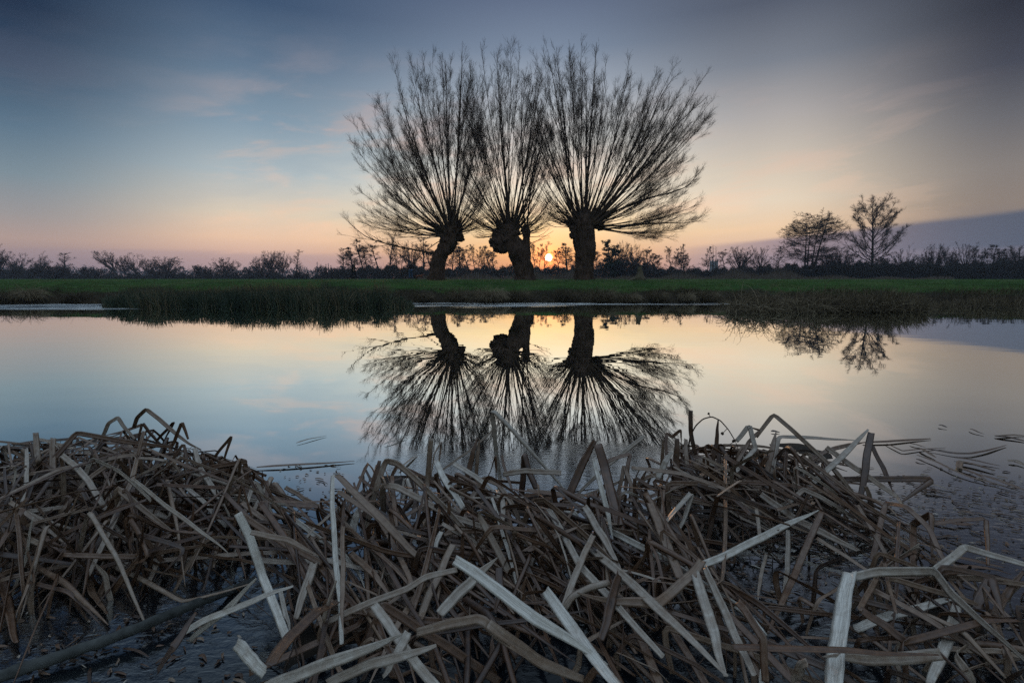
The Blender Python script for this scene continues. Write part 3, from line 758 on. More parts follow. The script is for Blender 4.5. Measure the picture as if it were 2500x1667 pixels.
G1 = 'bare trees along the left horizon'
G2 = 'alders and trees behind the willows'
G3 = 'bare trees along the right horizon'
for row in [
    ('ash', 0, 2, 598, 66, 140, 'round bare tree cut off by the left edge of the picture', G1),
    ('ash', 1, 46, 614, 54, 150, 'bare tree of many upright stems, second tree from the left edge', G1),
    ('ash', 0, 106, 615, 56, 155, 'wide spreading bare tree above the dark hedge, third from the left edge', G1),
    ('birch', 0, 157, 616, 34, 150, 'slight bare tree right of the wide spreading one at far left', G1),
    ('leaning', 0, 258, 613, 56, 150, 'bare tree leaning left, its crown hanging over open sky at left', G1),
    ('oak', 1, 305, 625, 36, 165, 'small round tree between the leaning tree and its taller right neighbour', G1),
    ('ash', 1, 334, 617, 46, 155, 'bare domed tree right of the leaning tree', G1),
    ('oak', 2, 366, 631, 34, 170, 'small dim tree tucked left of the low broad dome', G1),
    ('oak', 0, 408, 626, 62, 155, 'low broad domed tree, rightmost of the four near the leaning one', G1),
    ('oak', 1, 552, 629, 62, 150, 'lone round dense tree standing by itself above the reed bed', G1),
    ('oak', 2, 636, 628, 42, 165, 'smaller tree leaning on the left of the twin-crowned pair', G1),
    ('oak', 0, 661, 612, 40, 150, 'left crown of the tall twin trees above the reed bed', G1),
    ('oak', 1, 690, 613, 42, 152, 'right crown of the tall twin trees above the reed bed', G1),
    ('birch', 1, 723, 610, 30, 140, 'slim young tree alone right of the twin crowns', G1),
    ('birch', 0, 838, 604, 30, 120, 'pale slim tree at the left end of the alder wood', G2),
    ('alder', 0, 866, 604, 46, 112, 'rounded alder above the walking person', G2),
    ('alder', 1, 899, 584, 42, 110, 'tall dark alder left of the tallest pale tree near the walkers', G2),
    ('thin_alder', 0, 926, 589, 36, 115, 'slender alder between the dark alder and the tallest pale tree', G2),
    ('birch', 1, 950, 566, 46, 112, 'tallest pale tree left of the leaning willow', G2),
    ('alder', 2, 976, 596, 44, 125, 'alder left of the person in blue jeans', G2),
    ('oak', 2, 1003, 590, 46, 130, 'twiggy tree right above the person in blue jeans', G2),
    ('birch', 0, 1034, 576, 44, 118, 'tall fine tree behind the long low willow branch', G2),
    ('alder', 1, 1066, 596, 42, 120, 'alder just left of the leaning willow trunk', G2),
    ('thin_alder', 1, 1101, 598, 36, 112, 'slender alder just right of the leaning willow trunk', G2),
    ('alder', 0, 1127, 592, 40, 118, 'alder between the left and middle willows, second of the row', G2),
    ('thin_alder', 0, 1146, 600, 34, 110, 'thin alder midway between the left and middle willows', G2),
    ('alder', 2, 1164, 596, 38, 122, 'alder midway between the two left willows, taller of the close pair', G2),
    ('thin_alder', 1, 1178, 604, 30, 112, 'thin alder under the bulge of the middle willow', G2),
    ('alder', 1, 1208, 600, 36, 118, 'alder close left of the middle willow trunk', G2),
    ('alder', 2, 1312, 589, 40, 108, 'alder just left of the setting sun', G2),
    ('birch', 1, 1326, 590, 30, 116, 'fine twigged tree with the setting sun shining through it', G2),
    ('thin_alder', 0, 1367, 606, 26, 112, 'thin tree just right of the setting sun', G2),
    ('alder', 0, 1386, 594, 46, 112, 'layered alder midway between the sun and the right willow', G2),
    ('thin_alder', 1, 1404, 604, 30, 118, 'thin alder touching the left side of the right willow trunk', G2),
    ('alder', 1, 1460, 598, 36, 115, 'alder just right of the straight willow trunk', G2),
    ('ivy', 0, 1490, 587, 38, 105, 'dark ivy covered tree right of the straight willow', G2),
    ('oak', 2, 1518, 590, 44, 112, 'rounded tree joined to the right of the ivy covered one', G2),
    ('oak', 1, 1548, 597, 44, 116, 'sloping tree behind the old stump', G2),
    ('thin_alder', 0, 1586, 603, 26, 112, 'slim alder right of the old stump', G3),
    ('alder', 1, 1609, 609, 34, 116, 'small rounded alder second right of the stump', G3),
    ('alder', 2, 1643, 601, 34, 112, 'left of the two taller alders right of the stump', G3),
    ('thin_alder', 1, 1658, 596, 32, 110, 'right of the two taller alders right of the stump', G3),
    ('alder', 0, 1670, 616, 34, 118, 'low alder at the right foot of the taller pair', G3),
    ('thin_alder', 1, 1723, 602, 32, 112, 'thin tree just left of the two dead poles', G3),
    ('pole', 0, 1739, 597, 9, 110, 'bare dead pole of a tree, left of the two by the church tower', G3),
    ('pole', 0, 1746, 601, 8, 108, 'bare dead pole of a tree, right of the two by the church tower', G3),
    ('thin_alder', 0, 1771, 609, 28, 112, 'slim alder left of the round oak on the right', G3),
    ('oak', 0, 1803, 602, 54, 112, 'round dense oak between the church tower and the big multi stemmed alder', G3),
    ('ash', 1, 1857, 600, 52, 112, 'spreading tree on an ivy dark trunk, left of the big alder', G3),
    ('thin_alder', 1, 1895, 602, 24, 110, 'narrow tree just left of the big multi stemmed alder', G3),
    ('multi_alder', 0, 1972, 519, 128, 100, 'big alder with four stems and layered branches on the right', G3),
    ('oak', 2, 2018, 612, 44, 108, 'low tree under the right side of the big alder', G3),
    ('oak', 1, 2053, 606, 50, 108, 'rounded tree between the big alder and the tall airy tree', G3),
    ('thin_alder', 0, 2090, 614, 32, 106, 'small tree at the left foot of the tall airy tree', G3),
    ('tall_open', 0, 2126, 477, 112, 100, 'tallest airy bare tree standing alone against the cloud bank', G3),
    ('alder', 1, 2160, 618, 34, 108, 'small dark tree at the right foot of the tall airy tree', G3),
    ('ash', 0, 2203, 596, 48, 105, 'first rounded tree right of the tall airy tree', G3),
    ('oak', 2, 2240, 622, 36, 108, 'low tree in the dip between rounded trees at right', G3),
    ('oak', 1, 2276, 596, 56, 105, 'broad rounded tree below the middle of the cloud bank', G3),
    ('oak', 0, 2308, 602, 36, 104, 'small round tree touching the broad one below the cloud bank', G3),
    ('ash', 1, 2357, 591, 56, 104, 'tallest wind swept tree near the right end of the row', G3),
    ('alder', 2, 2391, 600, 36, 102, 'dark alder right of the wind swept tree', G3),
    ('alder', 0, 2424, 598, 44, 104, 'second dark alder from the right edge', G3),
    ('oak', 2, 2452, 612, 40, 102, 'tree filling the gap before the last dense tree at right', G3),
    ('oak', 0, 2486, 599, 66, 98, 'dense dark tree cut off by the right edge of the picture', G3),
]:
    far_tree(*row[:6], row[6], group=row[7])
GB = 'bushes in front of the far trees'
for row in [
    ('bush', 0, 128, 645, 84, 130, 'large dark bush under the far left trees'),
    ('bush', 1, 232, 654, 60, 150, 'dim bush left of the leaning tree'),
    ('bush', 2, 398, 652, 70, 145, 'dark bush under the low broad domed tree'),
    ('bush', 1, 496, 648, 46, 150, 'round bush left of the lone dense tree'),
    ('bush', 0, 552, 660, 80, 145, 'low bush at the foot of the lone dense tree'),
    ('bush', 2, 640, 650, 96, 146, 'broad bush under the twin crowned trees'),
    ('bush', 1, 736, 663, 40, 135, 'small bush at the foot of the slim young tree'),
    ('bush', 0, 806, 650, 60, 125, 'bush at the left end of the alder wood'),
    ('bush', 2, 1015, 650, 80, 112, 'bush behind the person in blue jeans'),
    ('bush', 1, 1532, 630, 90, 108, 'dark bush behind the old stump'),
    ('bush', 2, 1690, 650, 54, 112, 'bush left of the church tower'),
    ('bush', 0, 1815, 650, 90, 108, 'bush under the round dense oak'),
]:
    far_tree(*row[:6], row[6], name='bush', cat='bush', group=GB)
for i, (x, t, lb) in enumerate([(776, 640, 'leftmost and tallest of the far conifers on the hazy skyline'), (785, 645, 'second of the far conifers on the hazy skyline'), (797, 645, 'middle one of the five far conifers on the hazy skyline'), (803, 643, 'fourth of the far conifers on the hazy skyline'), (809, 648, 'far conifer nearest the alder wood on the hazy skyline')]):
    far_tree('conifer', 0, x, t, 5.5, 420, lb, name='conifer', group='conifers on the far skyline')

# ------------------------------------------------------------------ undergrowth masses far off
def strip(name, prof, D0, D1, n, size, mat, rng, stems=0):
    """tangled undergrowth; prof = [(photo x, photo y of the top)]"""
    px = rng.uniform(prof[0][0], prof[-1][0], n)
    top = np.interp(px, [p[0] for p in prof], [p[1] for p in prof]) + 4 + 4 * np.sin(px * 0.11) + 3 * np.sin(px * 0.29 + 1) + rng.normal(0, 2.0, n)
    D = rng.uniform(D0, D1, n)
    X = (px - 1250) / FPX * D * math.cos(PITCH) ** 0
    X = np.array([ray(a, 680)[0] for a in px]) * D
    zt = CAM_H + (686 - top) / FPX * D * 1.0
    zb = ground_z(X, D)
    Z = zb + (zt - zb) * rng.uniform(0, 1, n) ** 0.8
    c = np.stack([X, D, Z], -1)
    sc = size * D / 100.0
    a = nrm(rng.normal(0, 1, c.shape) + UP * .6) * (sc * rng.uniform(0.4, 1.15, n))[:, None]
    b = nrm(np.cross(a, rng.normal(0, 1, c.shape))) * (sc * rng.uniform(0.10, 0.26, n))[:, None]
    acc = Acc()
    V = np.stack([c - a, c - b, c + a, c + b], 1).reshape(-1, 3)
    acc.add(V, [np.arange(len(V)).reshape(-1, 4)])
    if stems:
        i = rng.integers(0, n, stems)
        st = np.stack([X[i], D[i], zb[i]], -1)
        L = (zt[i] - zb[i]) * rng.uniform(0.7, 1.25, stems)
        P = grow(st, rng.normal(0, 0.22, (stems, 3)) + UP, np.maximum(L, 0.2), 6, 0.1, 0.25, rng)
        acc.add(*tubes(P, (0.022 * D[i] / 100)[:, None] * np.linspace(1, .4, 6)[None], 3, False))
        P2, R2 = spawn(P, np.full(P.shape[:2], .015), 4, .3, 1, 35, 10, .35, 4, .1, .2, rng, .8, .012)
        acc.add(*tubes(P2, R2, 3, False))
    return tag(link(name, acc.mesh(name, mat, False)), kind='stuff')
rng = np.random.default_rng(77)
strip('far_wood', [(-200, 645), (150, 648), (220, 651), (420, 655), (520, 654), (640, 650), (760, 652), (830, 650), (1300, 652), (1700, 655), (2100, 650), (2700, 645)], 330, 430, 22000, 0.42, M_SCRUB, rng, 2500)
strip('undergrowth', [(-150, 656), (60, 654), (150, 658), (230, 670), (330, 668), (440, 669), (560, 668), (700, 669), (790, 672), (830, 660)], 136, 165, 26000, 0.34, M_SCRUB, rng, 2500)
strip('thicket', [(815, 660), (900, 650), (1000, 648), (1100, 652), (1200, 650), (1320, 652), (1440, 648), (1500, 636), (1560, 640), (1620, 652), (1700, 660), (1790, 652), (1880, 648)], 104, 124, 46000, 0.30, M_SCRUB, rng, 4000)
strip('hedge_thicket', [(1870, 652), (1920, 646), (2000, 644), (2100, 640), (2200, 640), (2300, 642), (2400, 640), (2500, 632), (2700, 630)], 94, 108, 56000, 0.30, M_SCRUB, rng, 4000)

def blades(name, base, d, L, r, n, droop, wob, mat, rng, tone=None, kind='stuff'):
    P = grow(base, d, L, n, -droop, wob, rng)
    Rr = r[:, None] * np.linspace(1, 0.25, n)[None]
    V, F = tubes(P, Rr, 3, False)
    uv = None
    if tone is not None:
        k = np.repeat(tone, n * 3)
        vv = np.tile(np.repeat(np.linspace(0, 1, n), 3), len(base))
        uv = np.stack([np.tile([0., .5, 1.], len(base) * n), vv], -1)
        tone = k
    me = make_mesh(name, V, F, mat, True, uv, tone)
    return me

def reed_belt():
    n = 9000
    px = rng.uniform(1020, 2330, n); D = rng.uniform(66, 84, n)
    X = np.array([ray(a, 680)[0] for a in px]) * D
    hgt = 0.9 + 0.35 * np.sin(px * 0.05) + 0.25 * np.sin(px * 0.013 + 2)
    hgt *= np.interp(px, [1020, 1100, 1250, 1420, 1440, 1580, 1620, 1900, 1960, 2330], [.3, 1, 1.1, 1, .4, .5, 1.1, 1.1, .6, .35])
    b = np.stack([X, D, ground_z(X, D)], -1)
    me = blades('fen_reed', b, rng.normal(0, .12, (n, 3)) + UP, np.maximum(hgt * rng.uniform(.5, 1.2, n), .1), np.full(n, .016), 4, .15, .1, M_REEDBELT, rng)
    tag(link('fen_reed', me), kind='stuff')
reed_belt()

def meadow_grass():
    n = 46000
    X = rng.uniform(-27, 27, n); s = rng.gamma(1.7, 2.2, n) + 0.35
    Y = bank_y(X) + s
    b = np.stack([X, Y, ground_z(X, Y) - 0.005], -1)
    pat = 0.6 + 0.4 * np.sin(X * 1.7 + Y) * np.sin(Y * 2.1 - X * .4)
    L = rng.uniform(.04, .11, n) * pat + 0.02
    me = blades('grass', b, rng.normal(0, .35, (n, 3)) + UP, L, np.full(n, .005), 3, .35, .15, M_GRASS, rng)
    tag(link('grass', me), kind='stuff')
meadow_grass()

def bank_fringe():
    n = 15000
    X = rng.uniform(-26, 26, n); s = rng.uniform(-0.12, 1.25, n)
    Y = bank_y(X) + s
    b = np.stack([X, Y, np.maximum(ground_z(X, Y), 0.0) - 0.01], -1)
    m = vnoise(b, 0.9, 3.0)
    L = np.clip(0.13 + 0.26 * m + rng.uniform(0, .12, n), .04, .5)
    d = rng.normal(0, .4, (n, 3)) + UP + np.array([0, -.35, 0])
    me = blades('bank_sedge', b, d, L, np.full(n, .0065), 5, .9, .15, M_TUSS, rng, np.clip(rng.normal(.3, .18, n) + .25 * m, 0, 1))
    tag(link('bank_sedge', me), kind='stuff')
bank_fringe()

def reed_bed():
    n = 11000
    px = rng.uniform(252, 1012, n)
    top = np.interp(px, [250, 275, 310, 400, 440, 490, 560, 600, 640, 690, 740, 800, 840, 880, 930, 960, 985, 1012], [738, 716, 702, 693, 701, 700, 694, 692, 684, 691, 688, 685, 690, 699, 684, 706, 722, 742]) + 4 * np.sin(px * .09) * np.sin(px * .031) + 4 * np.sin(px * .23) + 3 * np.sin(px * .47) + 1.5
    t = rng.uniform(0, 1, n) ** 1.4
    dep = np.interp(px, [250, 330, 900, 1012], [.3, 2.0, 2.4, .6])
    Y = 15.25 + 0.15 * np.sin(px * .03) + 0.08 * np.sin(px * .11) + t * dep - np.interp(px, [800, 1012], [0, -.9])
    X = np.array([ray(a, 740)[0] for a in px]) * Y
    hz = CAM_H + (686 - top) / FPX * 15.8
    L = np.maximum(hz, .1) * rng.uniform(.5, 1.2, n) * (0.72 + .28 * t)
    b = np.stack([X, Y, np.full(n, -.03)], -1)
    lean = np.stack([np.sin(px * .09) * .16, np.full(n, -.12), np.zeros(n)], -1)
    d = rng.normal(0, .16, (n, 3)) * np.array([1.4, 1, .3]) + UP + lean
    m = vnoise(np.stack([X * .8, Y, X * 0], -1), 1.0, 7.)
    me = blades('reed_bed', b, d, L, rng.uniform(.006, .017, n), 7, np.clip(.35 + .5 * m + rng.normal(0, .25, n), 0, 1.6)[:, None], .1, M_SEDGE, rng, np.clip(.36 + .5 * m + rng.normal(0, .30, n), 0, 1))
    tag(link('reed_bed', me), kind='stuff')
_grow0 = grow
def grow(start, d, length, n, up_pull, wob, rng):
    if np.ndim(up_pull) == 2:
        N = len(start); P = np.zeros((N, n, 3)); P[:, 0] = start; d = nrm(d); st = (length / (n - 1))[:, None]
        for i in range(1, n):
            d = nrm(d + UP * up_pull * (2.0 * i / n) / (n - 1) + rng.normal(0, 1, (N, 3)) * wob / math.sqrt(n - 1))
            P[:, i] = P[:, i - 1] + d * st
        return P
    return _grow0(start, d, length, n, up_pull, wob, rng)
reed_bed()

def far_heap(name, px0, px1, tops, wl, n, tone0, mat, bent):
    px = rng.uniform(px0, px1, n)
    Y0 = CAM_H / ((wl - 686) / FPX)
    Y = Y0 + rng.uniform(0, 1.6, n)
    X = np.array([ray(a, 740)[0] for a in px]) * Y
    top = np.interp(px, [p[0] for p in tops], [p[1] for p in tops])
    hz = np.maximum(CAM_H + (686 - top) / FPX * Y0, .06)
    b = np.stack([X, Y, np.full(n, -.02) + rng.uniform(0, .5, n) * hz * bent], -1)
    d = rng.normal(0, .3 + .9 * bent, (n, 3)) + UP * (1 - .6 * bent)
    L = hz * rng.uniform(.5, 1.1, n) * (1 + .6 * bent)
    me = blades(name, b, d, L, rng.uniform(.005, .011, n), 7, np.full((n, 1), .6 + .9 * bent), .22, mat, rng, np.clip(rng.normal(tone0, .22, n), 0, 1))
    return tag(link(name, me), kind='stuff')
far_heap('dead_reed_heap', 1775, 2020, [(1775, 735), (1800, 715), (1850, 712), (1900, 722), (2020, 716)], 764, 1500, .62, M_TUSS, 1.0)
far_heap('brown_sedge_bed', 1995, 2270, [(1995, 722), (2060, 708), (2110, 716), (2150, 704), (2200, 712), (2240, 716), (2270, 740)], 762, 4200, .5, M_TUSS, .25)
far_heap('waterside_sedge', 2262, 2520, [(2262, 738), (2330, 730), (2400, 722), (2450, 726), (2520, 720)], 752, 2200, .45, M_TUSS, .2)

# ------------------------------------------------------------------ tussocks, stump
GT = 'sedge tussocks at the far water edge'
def tussock(px, w, h, tone0, label, seed, dy=0.05):
    r = np.random.default_rng(seed)
    Y = 18.5
    for _ in range(4): Y = float(bank_y(ray(px, 735)[0] * Y)) + dy
    X = ray(px, 735)[0] * Y
    n = 420
    wr = w / FPX * Y * 0.5; hh = h / FPX * Y
    a = r.uniform(0, 2 * np.pi, n); q = np.sqrt(r.uniform(0, 1, n)) * .45 * wr
    b = np.stack([np.cos(a) * q, np.sin(a) * q, np.full(n, -.03)], -1)
    d = np.stack([np.cos(a) * (.2 + q / wr), np.sin(a) * (.2 + q / wr), np.ones(n)], -1) + r.normal(0, .12, (n, 3))
    me = blades('sedge_tussock', b, d, hh * r.uniform(.8, 1.6, n), r.uniform(.004, .008, n), 9, r.uniform(1.2, 3.2, n)[:, None], .12, M_TUSS, r, np.clip(r.normal(tone0, .16, n), 0, 1))
    o = link('sedge_tussock', me, None, (X, Y, max(0., float(ground_z(X, Y)))))
    tag(o, label, 'tussock', GT)
for i, t in enumerate([
    (72, 40, 34, .85, 'pale rounded tussock at the water edge near the left side'),
    (20, 60, 34, .35, 'dark tussock in the far left corner of the bank'),
    (186, 70, 30, .3, 'dark tussock just left of the green reed bed'),
    (1036, 40, 22, .5, 'tussock right of the end of the reed bed, below the leaning willow'),
    (1120, 34, 30, .6, 'brownish tussock left of the pale twin tussocks'),
    (1192, 42, 36, .95, 'pale straw tussock below the middle willow, left of its twin'),
    (1212, 30, 30, .85, 'pale straw tussock below the middle willow, right of its twin'),
    (1262, 58, 32, .5, 'wide dark tussock right of the pale twin tussocks'),
    (1382, 60, 28, .35, 'low dark tussock left of the straight willow'),
    (1471, 58, 36, .6, 'large round tussock at the foot of the bank right of the straight willow'),
    (1540, 56, 22, .75, 'low pale tussock below the old stump'),
    (1602, 34, 28, .55, 'drooping tussock right of the low pale one'),
    (1676, 14, 22, .95, 'narrow pale upright tuft on the right bank'),
    (1728, 36, 28, .65, 'arching tussock left of the dead reed heap'),
]): tussock(*t, 300 + i)

def stump():
    Y = 29.0; p = at(1560, 690, Y); z = float(ground_z(p[0], Y))
    V, F = loft([(0, 0, -.05), (.0, 0, .12), (.02, 0, .3), (.03, 0, .58)], [.32, .20, .14, .10], 18, 26, .3, 4., .10)
    th = np.arctan2(V[:, 1], V[:, 0] - .03)
    V[:, 2] += np.clip((V[:, 2] - .3) / .2, 0, 1) * (0.07 * np.sin(th * 3 + .5) + .05 * np.sin(th * 7)) 
    V[:, 0] += np.where(V[:, 2] < .14, (0.14 - V[:, 2]) * -1.2 * (np.cos(th) < -.2), 0)
    o = link('tree_stump', make_mesh('tree_stump', V, F, simple_mat('rotten_wood', (.05, .045, .03), (.17, .14, .09), 8., .95, .8, (3, 3, 1))), None, (p[0], Y, z))
    o.scale = (1.2, 1.2, 1.2)
    tag(o, 'old weathered stump with a jagged top on the grass bank', 'stump')
stump()

# ------------------------------------------------------------------ church tower far off
def church():
    D = 460.; p = at(1742, 660, D)
    m = simple_mat('church_stone', (.16, .16, .16), (.26, .25, .24), .4, .9, .0)
    dk = simple_mat('belfry_dark', (.03, .03, .035), (.05, .05, .055), .4, .9, .0)
    z0 = float(ground_z(p[0], D))
    top = at(1742, 640, D)[2] - z0; pin = at(1742, 633, D)[2] - z0
    w = 14 / FPX * D / 2
    o = empty('church_tower', (p[0], D, z0), 'hazy square church tower with corner pinnacles behind the dead poles', 'church')
    def bx(a, x0, x1, y0, y1, z0, z1):
        V = np.array([(x, y, z) for z in (z0, z1) for y in (y0, y1) for x in (x0, x1)], float)
        a.add(V, [np.array([[0, 2, 3, 1], [4, 5, 7, 6], [0, 1, 5, 4], [2, 6, 7, 3], [0, 4, 6, 2], [1, 3, 7, 5]])])
    a = Acc(); bx(a, -w, w, -w, w, 0, top); bx(a, -w * 1.06, w * 1.06, -w * 1.06, w * 1.06, top * .62, top * .64)
    link('wall', a.mesh('tower_wall', m, False), o)
    a = Acc()
    for i in range(5):
        x = -w * .72 + i * w * .36
        for s in (-1, 1):
            bx(a, x - w * .1, x + w * .1, s * w * .95 - .15, s * w * .95 + .15, top, top + .9)
            bx(a, s * w * .95 - .15, s * w * .95 + .15, x - w * .1, x + w * .1, top, top + .9)
    link('battlement', a.mesh('battlement', m, False), o)
    for sx in (-1, 1):
        for sy in (-1, 1):
            a = Acc(); bx(a, sx * w * .92 - .4, sx * w * .92 + .4, sy * w * .92 - .4, sy * w * .92 + .4, top * .3, top + .5)
            V = np.array([(sx * w * .92 + i * .4, sy * w * .92 + j * .4, top + .51) for i, j in ((-1, -1), (1, -1), (1, 1), (-1, 1))] + [(sx * w * .92, sy * w * .92, pin + .6)])
            a.add(V, [np.array([[0, 1, 4], [1, 2, 4], [2, 3, 4], [3, 0, 4]])])
            link('pinnacle', a.mesh('pinnacle', m, False), o)
    for s in (-.35, .35):
        a = Acc(); bx(a, s * w - .45, s * w + .45, -w - .05, -w + .2, top * .7, top * .92)
        link('belfry_window', a.mesh('belfry_window', dk, False), o)
church()

# ------------------------------------------------------------------ people and dog
def skin(name, verts, edges, rad, mat, parent, root=0, sub=1):
    me = bpy.data.meshes.new(name)
    me.from_pydata([tuple(v) for v in verts], edges, [])
    me.materials.append(mat)
    o = link(name, me, parent)
    md = o.modifiers.new('skin', 'SKIN'); md.use_smooth_shade = True
    for i, r_ in enumerate(rad):
        sv = me.skin_vertices[0].data[i]; r_ = (r_, r_) if np.isscalar(r_) else r_
        sv.radius = r_; sv.use_root = (i == root)
    sb = o.modifiers.new('sub', 'SUBSURF'); sb.levels = sub; sb.render_levels = sub
    return o

def person(px, D, legs, arms, face, jacket, jeans, hairc, label, lean=0.0):
    X = ray(px, 683)[0] * D; z = float(ground_z(X, D))
    o = empty('person', (X, D, z), label, 'person')
    o.rotation_euler = (0, 0, face)
    sk = simple_mat('skin_tone', (.32, .19, .13), (.40, .25, .18), 3., .6, 0.)
    jk = simple_mat('coat_cloth', tuple(c * .7 for c in jacket), jacket, 6., .9, .2)
    jn = simple_mat('trouser_cloth', tuple(c * .7 for c in jeans), jeans, 6., .9, .2)
    hr = simple_mat('hair_dark', tuple(c * .6 for c in hairc), hairc, 20., .8, .2)
    L = lambda h: lean * max(0, h - .9)
    V = [(0, 0, .95), (0, L(1.15), 1.15), (0, L(1.38), 1.38), (0, L(1.5), 1.50), (0, L(1.57) + .02, 1.57), (0, L(1.66) + .03, 1.655), (0, L(1.72) + .02, 1.73), (0, .115 + L(1.63), 1.63)]
    E = [(0, 1), (1, 2), (2, 3), (3, 4), (4, 5), (5, 6), (5, 7)]
    Rd = [(.15, .11), (.14, .10), (.17, .11), .058, (.06, .075), (.075, .095), .06, .016]
    tr_v, tr_e, tr_r = [(0, 0, .97)], [], [(.165, .125)]
    jk_v, jk_e, jk_r = [(0, L(.92), .88), (0, L(1.1), 1.1), (0, L(1.38), 1.38), (0, L(1.47), 1.46)], [(0, 1), (1, 2), (2, 3)], [(.185, .14), (.175, .135), (.195, .14), (.08, .08)]
    for s, (knee, ank) in zip((-1, 1), legs):
        hip = (s * .10, 0, .88); toe = (ank[0], ank[1] + .2, max(ank[2] - .06, .03))
        i = len(V); V += [hip, knee, ank, toe]; E += [(0, i), (i, i + 1), (i + 1, i + 2), (i + 2, i + 3)]; Rd += [.09, .058, .042, (.042, .03)]
        i = len(tr_v); tr_v += [hip, knee, (ank[0], ank[1], ank[2] + .02)]; tr_e += [(0, i), (i, i + 1), (i + 1, i + 2)]; tr_r += [.11, .08, .065]
    for s, (elb, wri) in zip((-1, 1), arms):
        sh = (s * .19, L(1.42), 1.42)
        w_, e_ = np.array(wri), np.array(elb); d = (w_ - e_) / np.linalg.norm(w_ - e_)
        i = len(V); hand = w_ + d * .07
        V += [sh, elb, wri, tuple(hand)]; E += [(2, i), (i, i + 1), (i + 1, i + 2), (i + 2, i + 3)]; Rd += [.065, .045, .032, (.042, .02)]
        for q in range(5):
            sdv = np.array([(q - 1.6) * .018, .012 if q else .03, 0.])
            j = len(V)
            tipv = hand + d * (.075 - .012 * abs(q - 2) if q else .02) + sdv * 1.4 + np.array([0, .012, 0])
            V.append(tuple(tipv)); E.append((i + 3, j)); Rd.append(.009)
        i = len(jk_v); jk_v += [sh, elb, tuple(w_ - d * .02)]; jk_e += [(2, i), (i, i + 1), (i + 1, i + 2)]; jk_r += [.09, .068, .052]
    skin('body', V, E, Rd, sk, o)
    skin('jacket', jk_v, jk_e, jk_r, jk, o)
    skin('trousers', tr_v, tr_e, tr_r, jn, o)
    skin('hair', [(0, L(1.7) - .03, 1.62), (0, L(1.7) - .02, 1.71), (0, L(1.72) + .03, 1.76)], [(0, 1), (1, 2)], [(.075, .06), (.09, .085), (.07, .06)], hr, o)
    return o
# striding across the meadow, turned to the right
person(864, 50, [((-.1, -.16, .50), (-.1, -.48, .16)), ((.1, .24, .50), (.1, .26, .08))], [((-.27, .12, 1.16), (-.24, .30, 1.0)), ((.27, -.14, 1.15), (.25, -.02, .93))], R(-78),
       (.022, .022, .03), (.025, .025, .032), (.02, .015, .012), 'person in dark clothes striding right across the meadow', .12)
# standing with back turned, hands raised to the chest
person(1003, 50, [((-.11, .03, .49), (-.12, -.02, .08)), ((.11, .04, .49), (.14, .0, .08))], [((-.36, .02, 1.16), (-.16, .26, 1.22)), ((.36, .0, 1.15), (.18, .25, 1.14))], R(25),
       (.02, .02, .028), (.06, .11, .20), (.12, .11, .12), 'person in dark jacket and blue jeans standing left of the leaning willow')

def dog():
    D = 50.5; X = ray(1024, 683)[0] * D; z = float(ground_z(X, D))
    m = simple_mat('red_brown_fur', (.12, .045, .025), (.20, .08, .04), 12., .9, .2)
    V = [(-.28, 0, .42), (0, 0, .43), (.26, 0, .44), (.38, 0, .54), (.47, 0, .60), (.60, 0, .565), (.44, .05, .66), (.44, -.05, .66), (-.42, 0, .46), (-.58, 0, .40), (-.68, 0, .44)]
    E = [(0, 1), (1, 2), (2, 3), (3, 4), (4, 5), (4, 6), (4, 7), (0, 8), (8, 9), (9, 10)]
    Rd = [.10, .115, .14, .085, .075, .035, .025, .025, .035, .03, .02]
    for s in (-1, 1):
        i = len(V); V += [(-.30, s * .08, .36), (-.22, s * .09, .26), (-.36, s * .09, .15), (-.33, s * .09, .03), (-.27, s * .09, .025)]
        E += [(0, i)] + [(i + q, i + q + 1) for q in range(4)]; Rd += [.08, .05, .03, .025, .028]
        i = len(V); V += [(.27, s * .09, .34), (.25, s * .09, .22), (.27 + .1 * s, s * .09, .12), (.27 + .1 * s, s * .09, .03), (.33 + .1 * s, s * .09, .025)]
        E += [(2, i)] + [(i + q, i + q + 1) for q in range(4)]; Rd += [.07, .04, .03, .025, .028]
    o = skin('dog', V, E, Rd, m, None, 1)
    o.location = (X, D, z); o.scale = (.85,) * 3
    tag(o, 'red brown dog standing in the grass beside the person in blue jeans', 'dog')
dog()
# ------------------------------------------------------------------ foreground: dead cattail leaves
def resample(pts, n):
    pts = np.asarray(pts, float)
    L = np.concatenate([[0], np.cumsum(np.linalg.norm(np.diff(pts, axis=0), axis=1))])
    t = np.linspace(0, L[-1], n)
    P = np.stack([np.interp(t, L, pts[:, i]) for i in range(3)], 1)
    P[1:-1] = (P[:-2] + 4 * P[1:-1] + P[2:]) / 6
    return P, L[-1]

